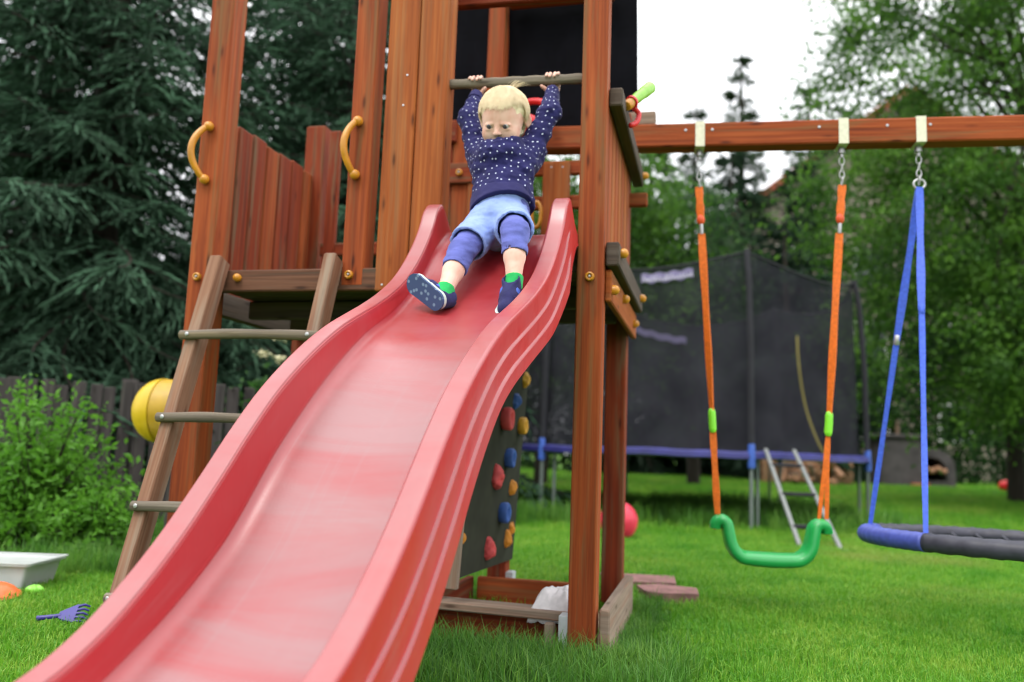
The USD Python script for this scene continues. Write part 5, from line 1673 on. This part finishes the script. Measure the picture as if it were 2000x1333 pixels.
def tree(name, label, base, H, crown, seed, mat_, nclump, per, leaf, spread=.34, trunk_r=.16, group=None, limbs=10, shell=.55):
    """crown: list of (centre, radii) lobes relative to the base."""
    rg = np.random.default_rng(seed)
    base = np.array(base, float)
    t_ = thing(name, label, "tree", base, group)
    lob = [(base + np.array(c, float), np.array(r, float)) for c, r in crown]
    vol = np.array([np.prod(r) ** .75 for _, r in lob])
    pick = rg.choice(len(lob), nclump, p=vol / vol.sum())
    d = unit(rg.normal(size=(nclump, 3)))
    rad = shell + (1 - shell) * rg.uniform(size=nclump) ** .6
    rad *= .78 + .44 * meshkit.noise(d * 2.3 + pick[:, None] * 3.1, seed)
    C = np.array([lob[i][0] for i in pick]) + d * rad[:, None] * np.array([lob[i][1] for i in pick])
    C = C[C[:, 2] > base[2] + .1]
    top = base + np.array([lob[0][0][0] - base[0], lob[0][0][1] - base[1], 0]) * .5
    tz = np.linspace(0, 1, 10)
    tr_path = base + np.c_[(top - base)[0] * tz ** 2, (top - base)[1] * tz ** 2, -.1 + H * .75 * tz]
    obj("trunk", tube(tr_path, trunk_r * (1 - .85 * tz) + .01, 10), M_BARK, t_, smooth=True)
    lm = []
    for i in rg.choice(len(C), min(limbs * 5, len(C)), replace=False):
        k = rg.integers(2, 9)
        mid = (tr_path[k] + C[i]) / 2 + [0, 0, .15 * np.linalg.norm(C[i] - tr_path[k])]
        q = smooth_path([tr_path[k], mid, C[i]], 8)
        lm.append(tube(q, np.linspace(trunk_r * .28, .006, 8), 6, caps=False))
    obj("limb", join(lm), M_BARK, t_, kind="stuff")
    n = per
    off = rg.normal(size=(len(C), n, 3)) * spread * np.array([1, 1, .62]) * rg.uniform(.55, 1.25, (len(C), 1, 1))
    off[..., 2] -= .25 * spread * (off[..., 0] ** 2 + off[..., 1] ** 2) / spread ** 2
    P = (C[:, None] + off).reshape(-1, 3)
    P = P[P[:, 2] > base[2] + .03]
    obj("crown", leaves(P, leaf, rg), mat_, t_)
    return t_


# two big blue spruces fill the left
spruce("spruce_tree", "big drooping blue spruce behind the fence at far left", (-3.9, 7.6, 0), 9.5, 2.75, 21, .75, M_SPRUCE, dens=.8, step=.165, per=9, blen=.105, only=lambda a, z: z < 5.8)
spruce("spruce_tree", "blue spruce seen between the ladder posts", (-1.75, 8.6, 0), 9.0, 2.2, 22, .7, M_SPRUCE, dens=.8, step=.185, per=9, blen=.11, only=lambda a, z: z < 6.2)
spruce("spruce_tree", "dark spruce in the gap behind the left fence planks", (-3.0, 12.0, 0), 11.0, 2.9, 23, 1.0, M_SPRUCE2, step=.3, per=7, blen=.24, only=lambda a, z: z < 8)
spruce("spruce_tree", "dark spruce far behind the big blue one at the left edge", (-7.6, 13.5, 0), 12.0, 3.1, 24, .8, M_SPRUCE2, step=.32, per=7, blen=.26, only=lambda a, z: z < 9.5)
# thin conifers against the sky
for i, (x, y, h, r, lab) in enumerate(((7.14, 26, 13.9, 2.3, "tallest thin spruce against the white sky"), (9.33, 26, 13.1, 2.0, "thin spruce top just left of the broad leafy tree"),
                                       (5.65, 26, 12.0, 2.0, "thin spruce top above the first orange swing strap"))):
    spruce("spruce_tree", lab, (x, y, .19), h, r * .75, 50 + i, 2.0, M_SPRUCE3, group="thin spruces against the sky", step=.30, per=6, blen=.28, dens=.85, droop=.5)
for i, (x, y, h, r, lab) in enumerate(((3.3, 20, 8.2, 1.9, "dark spruce just right of the tower"), (5.3, 20, 8.0, 1.9, "dark spruce between the two orange straps"),
                                       (7.1, 20.5, 8.0, 2.0, "dark spruce behind the second orange strap"), (6.2, 18.8, 6.2, 1.7, "short dark spruce above the trampoline net"))):
    spruce("spruce_tree", lab, (x, y, .19), h, r, 70 + i, .5, M_SPRUCE2, group="dark spruces beyond the trampoline", step=.3, per=6, blen=.32, dens=.8)
# broad-leaved trees
tree("leafy_tree", "broad light green tree hanging over the swing beam at right", (7.6, 11.2, 0), 8.5,
     [((-.9, -.2, 5.4), (2.3, 2.0, 1.6)), ((-2.2, -.3, 3.9), (1.6, 1.5, 1.3)), ((.6, 0, 3.0), (2.6, 2.0, 1.8)), ((.4, .2, 7.0), (2.2, 2, 1.5)), ((-1.9, -.2, 2.2), (1.35, 1.3, 1.1)), ((-2.6, -.3, 5.9), (1.2, .9, 1.0)), ((-1.7, 0, 7.7), (1.6, 1.4, 1.2)), ((-3.0, -.6, 4.1), (.9, .8, .75))],
     31, M_LEAF, 440, 190, .088, .27, .17, limbs=14, shell=.45)
tree("leafy_tree", "dark dense tree at the right edge behind the nest swing", (8.4, 14.0, .05), 6.0,
     [((-.2, 0, 3.6), (2.5, 1.6, 1.8)), ((1.5, 0, 1.9), (1.7, 1.3, 1.6))], 32, M_LEAFD, 330, 110, .10, .36, .14)
tree("leafy_tree", "light green tree seen through the back of the tower", (0.55, 14.0, .05), 6.0,
     [((.5, 0, 5.3), (1.5, 1.2, 1.15)), ((.2, 0, 4.5), (1.5, 1.3, 1.2)), ((1.2, 0, 3.9), (1.3, 1.2, 1.3)), ((-1.2, 0, 3.2), (1.2, 1.2, 1.5)), ((.4, 0, 2.9), (1.4, 1.2, 1.3))], 33, M_LEAF, 330, 85, .12, .38, .12)
tree("leafy_tree", "green leafy tree just right of the tower rails", (3.4, 15.5, .1), 5.6,
     [((-.2, 0, 4.6), (1.1, 1.1, 1.0)), ((-.5, 0, 3.2), (1.2, 1.1, 1.1))], 34, M_LEAFD, 150, 70, .12, .36, .12)
# hedge at the far end of the lawn
hg = thing("hedge", "dark dense hedge along the far end of the lawn", "hedge", (6, 20.5, .19))
rg = np.random.default_rng(77)
n = 46000
hx = rg.uniform(-4, 19, n)
hh = 2.6 + 1.3 * meshkit.noise(np.c_[hx * .55, 0 * hx, 0 * hx], 5) + .5 * meshkit.noise(np.c_[hx * 1.7, 0 * hx, 0 * hx], 6)
hz_ = rg.uniform(0.0, 1, n) ** .9 * hh
fy = 19.9 + .5 * meshkit.noise(np.c_[hx * 1.1, hz_ * 1.1, 0 * hx], 8) + rg.uniform(0, 1, n) ** 2 * 1.0
obj("foliage", leaves(np.c_[hx, fy, hz_ + .1], .19, rg), M_LEAFD, hg)
obj("stems", join([tube(np.array([[x, 20.8, 0.1], [x + .1, 20.8, 2.2]]), .03, 6) for x in np.arange(-4, 19, .5)]), M_BARK, hg, kind="stuff")


def bush(name, label, cat, c, r, seed, mat_, nst, per, leaf, flowers=0):
    rg = np.random.default_rng(seed)
    c = np.array(c, float)
    b_ = thing(name, label, cat, c)
    tips, st = [], []
    for k in range(nst):
        d = unit(rg.normal(size=3) * [1, 1, .6] + [0, 0, .75])
        tip = c + d * np.array(r) * rg.uniform(.55, 1.05)
        q = smooth_path([c + np.array([rg.normal() * .05, rg.normal() * .05, 0]), c + d * np.array(r) * .5 + [0, 0, .08], tip], 7)
        st.append(tube(q, np.linspace(.009, .002, 7), 5, caps=False))
        f = rg.uniform(.35, 1.05, per)
        P = np.array([np.interp(f, np.linspace(0, 1, 7), q[:, i]) for i in range(3)]).T + rg.normal(size=(per, 3)) * .055 * np.array([1, 1, .8])
        tips.append(P)
    P = np.vstack(tips)
    P = P[P[:, 2] > .02]
    obj("stems", join(st), M_BARK, b_, kind="stuff")
    obj("foliage", leaves(P, leaf, rg, up=.7), mat_, b_)
    return b_


bush("green_bush", "bright green leafy bush in front of the fence at left", "bush", (-2.62, 4.75, 0.0), (.66, .5, .92), 41, M_BUSH, 120, 70, .052)
bush("green_bush", "small bright green bush at the foot of the fence, right of the big one", "bush", (-2.2, 4.6, 0.0), (.30, .3, .42), 42, M_BUSH, 45, 60, .045)
eb = bush("elder_bush", "green bush with cream flower heads behind the ladder", "bush", (-1.45, 5.7, 0.0), (.75, .45, 1.22), 43, M_LEAFD, 110, 70, .07)
fr = np.random.default_rng(8)
for c in ((-1.585, 5.35, 1.20), (-1.475, 5.33, 1.17), (-1.50, 5.38, 1.32)):
    q = np.array(c) + fr.normal(size=(90, 3)) * [.022, .02, .012]
    obj("flower_head", leaves(q, .016, fr, up=2.0, narrow=.9), M_FLOWER, eb)

# ------------------------------------------------------------------ the house whose red roof shows through the trees
hs = thing("house", "pale house with a red tiled roof mostly hidden behind the trees", "house", (14.5, 34, 0.19))
M_RENDER = plain("grey_render", (0.2, 0.17, 0.14), .9, .2, .08, 3)
M_TILE = plain("red_roof_tile", (0.36, 0.10, 0.055), .8, .3, .3, 6)
wall = Polygon([(-6.4, 0), (6.4, 0), (6.4, 9.2), (0, 14.1), (-6.4, 9.2)])
g_ = trimesh.creation.extrude_polygon(wall, 8.5)
V = np.array(g_.vertices)
obj("wall", (np.c_[14.5 + V[:, 0], 30.2 + V[:, 2], .19 + V[:, 1]], np.array(g_.faces)), M_RENDER, hs)
for sg in (-1, 1):
    e0, e1 = np.array([14.5 + sg * 7.0, 0, 9.0]), np.array([14.5, 0, 14.5])
    dl = unit(e1 - e0)
    up = np.array([-dl[2], 0, dl[0]]) * (1 if sg < 0 else -1)
    rf = obj("roof", trimesh.convex.convex_hull(np.array([e + [0, y, 0] + up * o for e in (e0, e1) for y in (29.7, 39.2) for o in (0.03, .18)])), M_TILE, hs)
    rows = 16
    for k in range(rows):
        a_ = e0 + (e1 - e0) * (k + .5) / rows
        obj("tile_course", beam(a_ + [0, 29.65, 0] + up * .20, a_ + [0, 39.25, 0] + up * .20, np.linalg.norm(e1 - e0) / rows * .96, .05, dl), M_TILE, rf)
M_PANE = plain("dark_window_glass", (0.03, 0.035, 0.04), .1, .6)
M_FRAME = plain("white_window_frame", (0.7, 0.7, 0.68), .5)
for x in (10.2, 13.0, 16.0, 18.8):
    for z in (1.5, 4.4, 7.1):
        w_ = obj("window", beam((x, 30.19, z), (x, 30.19, z + 1.4), 1.2, .08, (1, 0, 0)), M_FRAME, hs)
        obj("pane", beam((x, 30.145, z + .1), (x, 30.145, z + 1.3), 1.0, .03, (1, 0, 0), .002), M_PANE, w_)

# ------------------------------------------------------------------ grass
M_GRASS = mat("grass_blades", {
    "g": ("geometry", {}),
    "oi": ("object_info", {}),
    "n": ("noise_texture", {"scale": 1.1, "detail": 4, "roughness": 0.6}),
    "n2": ("noise_texture", {"scale": 0.55, "detail": 3, "roughness": 0.55}),
    "dr": ("rgb_ramp", {"ramp": [(0.56, (0, 0, 0)), (0.74, (0.6, 0.6, 0.6))]}),
    "dx": ("mix_color", {"b": (0.26, 0.235, 0.07)}),
    "mx": ("mix_float", {"fac": 0.4}),
    "r": ("rgb_ramp", {"ramp": [(0.25, (0.042, 0.185, 0.007)), (0.5, (0.105, 0.285, 0.016)), (0.74, (0.22, 0.36, 0.04))]}),
    "d": ("principled_bsdf", {"roughness": 0.5, "specular_ior_level": 0.3}),
    "t": ("translucent_bsdf", {}),
    "mc": ("mix_closure", {"fac": 0.38})},
    [("g.position", "n.vector"), ("n.fac", "mx.a"), ("oi.random", "mx.b"), ("mx.result", "r.fac"), ("g.position", "n2.vector"), ("n2.fac", "dr.fac"), ("dr.color", "dx.fac"), ("r.color", "dx.a"), ("dx.result", "d.base_color"), ("dx.result", "t.color"), ("d.BSDF", "mc.closure1"), ("t.BSDF", "mc.closure2")], surface="mc.closure")


M_GRASS2 = mat("long_grass_blades", {
    "g": ("geometry", {}),
    "oi": ("object_info", {}),
    "n": ("noise_texture", {"scale": 2.1, "detail": 4, "roughness": 0.6}),
    "mx": ("mix_float", {"fac": 0.4}),
    "r": ("rgb_ramp", {"ramp": [(0.25, (0.028, 0.10, 0.010)), (0.5, (0.060, 0.175, 0.018)), (0.75, (0.13, 0.26, 0.035))]}),
    "d": ("principled_bsdf", {"roughness": 0.5, "specular_ior_level": 0.3}),
    "t": ("translucent_bsdf", {}),
    "mc": ("mix_closure", {"fac": 0.35})},
    [("g.position", "n.vector"), ("n.fac", "mx.a"), ("oi.random", "mx.b"), ("mx.result", "r.fac"), ("r.color", "d.base_color"), ("r.color", "t.color"), ("d.BSDF", "mc.closure1"), ("t.BSDF", "mc.closure2")], surface="mc.closure")


def tuft(seed, n, rad, h0, h1, w, bend):
    rg = np.random.default_rng(seed)
    V, F = [], []
    for k in range(n):
        b = np.r_[rg.normal(size=2) * rad * .5, 0]
        h = rg.uniform(h0, h1)
        a = rg.uniform(0, 2 * np.pi)
        out = np.array([math.cos(a), math.sin(a), 0])
        sd = np.array([-out[1], out[0], 0]) * w * rg.uniform(.7, 1.2) / 2
        c = rg.uniform(.15, 1) * bend
        m = b + out * h * c * .3 + TZ * h * .6
        t = b + out * h * c + TZ * h * (1 - .35 * c)
        i = len(V)
        V += [b - sd, b + sd, m + sd * .8, m - sd * .8, t]
        F += [(i, i + 1, i + 2), (i, i + 2, i + 3), (i + 3, i + 2, i + 4)]
    return np.array(V), np.array(F)


def scatter(name, protos, pos, scale, seed, label, cat, m=None):
    rg = np.random.default_rng(seed)
    path = unique("/World", name)
    pi = UsdGeom.PointInstancer.Define(stage, path)
    targets = []
    for k, (V, F) in enumerate(protos):
        pp = f"{path}/tuft_{k:03d}"
        usdkit.mesh(stage, pp, (V, F), m or M_GRASS)
        targets.append(pp)
    pi.CreatePrototypesRel().SetTargets([Sdf.Path(x) for x in targets])
    n = len(pos)
    pi.CreateProtoIndicesAttr(Vt.IntArray.FromNumpy(rg.integers(0, len(protos), n).astype(np.int32)))
    pi.CreatePositionsAttr(Vt.Vec3fArray.FromNumpy(pos.astype(np.float32)))
    a = rg.uniform(0, 2 * np.pi, n)
    pi.CreateOrientationsAttr(Vt.QuathArray([Gf.Quath(float(math.cos(x / 2)), 0, 0, float(math.sin(x / 2))) for x in a]))
    pi.CreateScalesAttr(Vt.Vec3fArray.FromNumpy(np.repeat(scale[:, None], 3, 1).astype(np.float32)))
    p = pi.GetPrim()
    for k, v in (("label", label), ("category", cat), ("kind", "stuff")):
        p.SetCustomDataByKey(k, v)


gr = np.random.default_rng(101)


def wedge(n, y0, y1, pad=.5):
    y = np.sqrt(gr.uniform(y0 ** 2, y1 ** 2, n))
    x = gr.uniform(-.66, .70, n) * y + gr.normal(size=n) * pad * .3
    return np.c_[x, y]


def tower_uv(p):
    q = np.c_[p, np.zeros(len(p))] - P0
    return q @ TU, q @ TV


pn = wedge(23000, 2.2, 7.0)
pf = wedge(18000, 7.0, 20.5)
allp, sc = [], []
for p, s0 in ((pn, 1.0), (pf, 1.75)):
    u, v = tower_uv(p)
    ok = ~((u > -.64) & (u < .07) & (v > .08) & (v < .9))
    for cx, cy, rad in ((.66, 4.3, .22), (.76, 3.98, .17)):
        ok &= np.hypot(p[:, 0] - cx, p[:, 1] - cy) > rad * gr.uniform(.55, 1.1, len(p))
    ok &= meshkit.noise(np.c_[p * .8, 0 * p[:, :1]], 12) > gr.uniform(-.5, .35, len(p))
    p = p[ok]
    allp.append(np.c_[p, ground(p[:, 0], p[:, 1])])
    sc.append(s0 * gr.uniform(.6, 1.2, len(p)) * (.75 + .5 * meshkit.noise(np.c_[p * .7, 0 * p[:, :1]], 14)))
protos = [tuft(200 + k, 40, .075, .018, .050, .0034, .95) for k in range(6)]
scatter("grass", protos, np.vstack(allp), np.concatenate(sc), 5, "mown green grass all over the lawn", "grass")
# longer grass round the sandbox, the posts, the slide's foot, below the trampoline and along the fence
tp_, ts_ = [], []


def add(n, f, s0, s1):
    p = f(n)
    tp_.append(np.c_[p, ground(p[:, 0], p[:, 1]) - .01])
    ts_.append(gr.uniform(s0, s1, len(p)))


def tu_(u, v):
    q = T(u, v, 0 * u)
    return q[:, :2]


add(820, lambda n: tu_(gr.uniform(-.95, .35, n), -.08 - .30 * np.abs(gr.normal(size=n))), .4, .95)
add(70, lambda n: tu_(gr.uniform(-.62, .28, n), gr.uniform(-.14, .05, n)), .45, .95)
add(260, lambda n: tu_(.125 + np.abs(gr.normal(size=n)) * .05, gr.uniform(-.1, 1.05, n)), .3, .6)
add(900, lambda n: np.c_[TC[0] + gr.uniform(-2, 2, n), TC[1] + gr.uniform(-2.1, 1.6, n)], .8, 1.6)
add(420, lambda n: (lambda s: np.c_[fx0 + (fx1 - fx0) * s, fy0 + (fy1 - fy0) * s - .1 - np.abs(gr.normal(size=n)) * .25])(gr.uniform(0, 1, n)), .6, 1.3)
add(400, lambda n: np.c_[gr.uniform(-2.4, -1.5, n), gr.uniform(3.9, 5.0, n)], .5, 1.0)
tall = [tuft(300 + k, 26, .06, .07, .20, .0052, .75) for k in range(5)]
scatter("tall_grass", tall, np.vstack(tp_), np.concatenate(ts_), 6, "longer unmown grass round the sandbox, posts and trampoline", "grass", M_GRASS2)
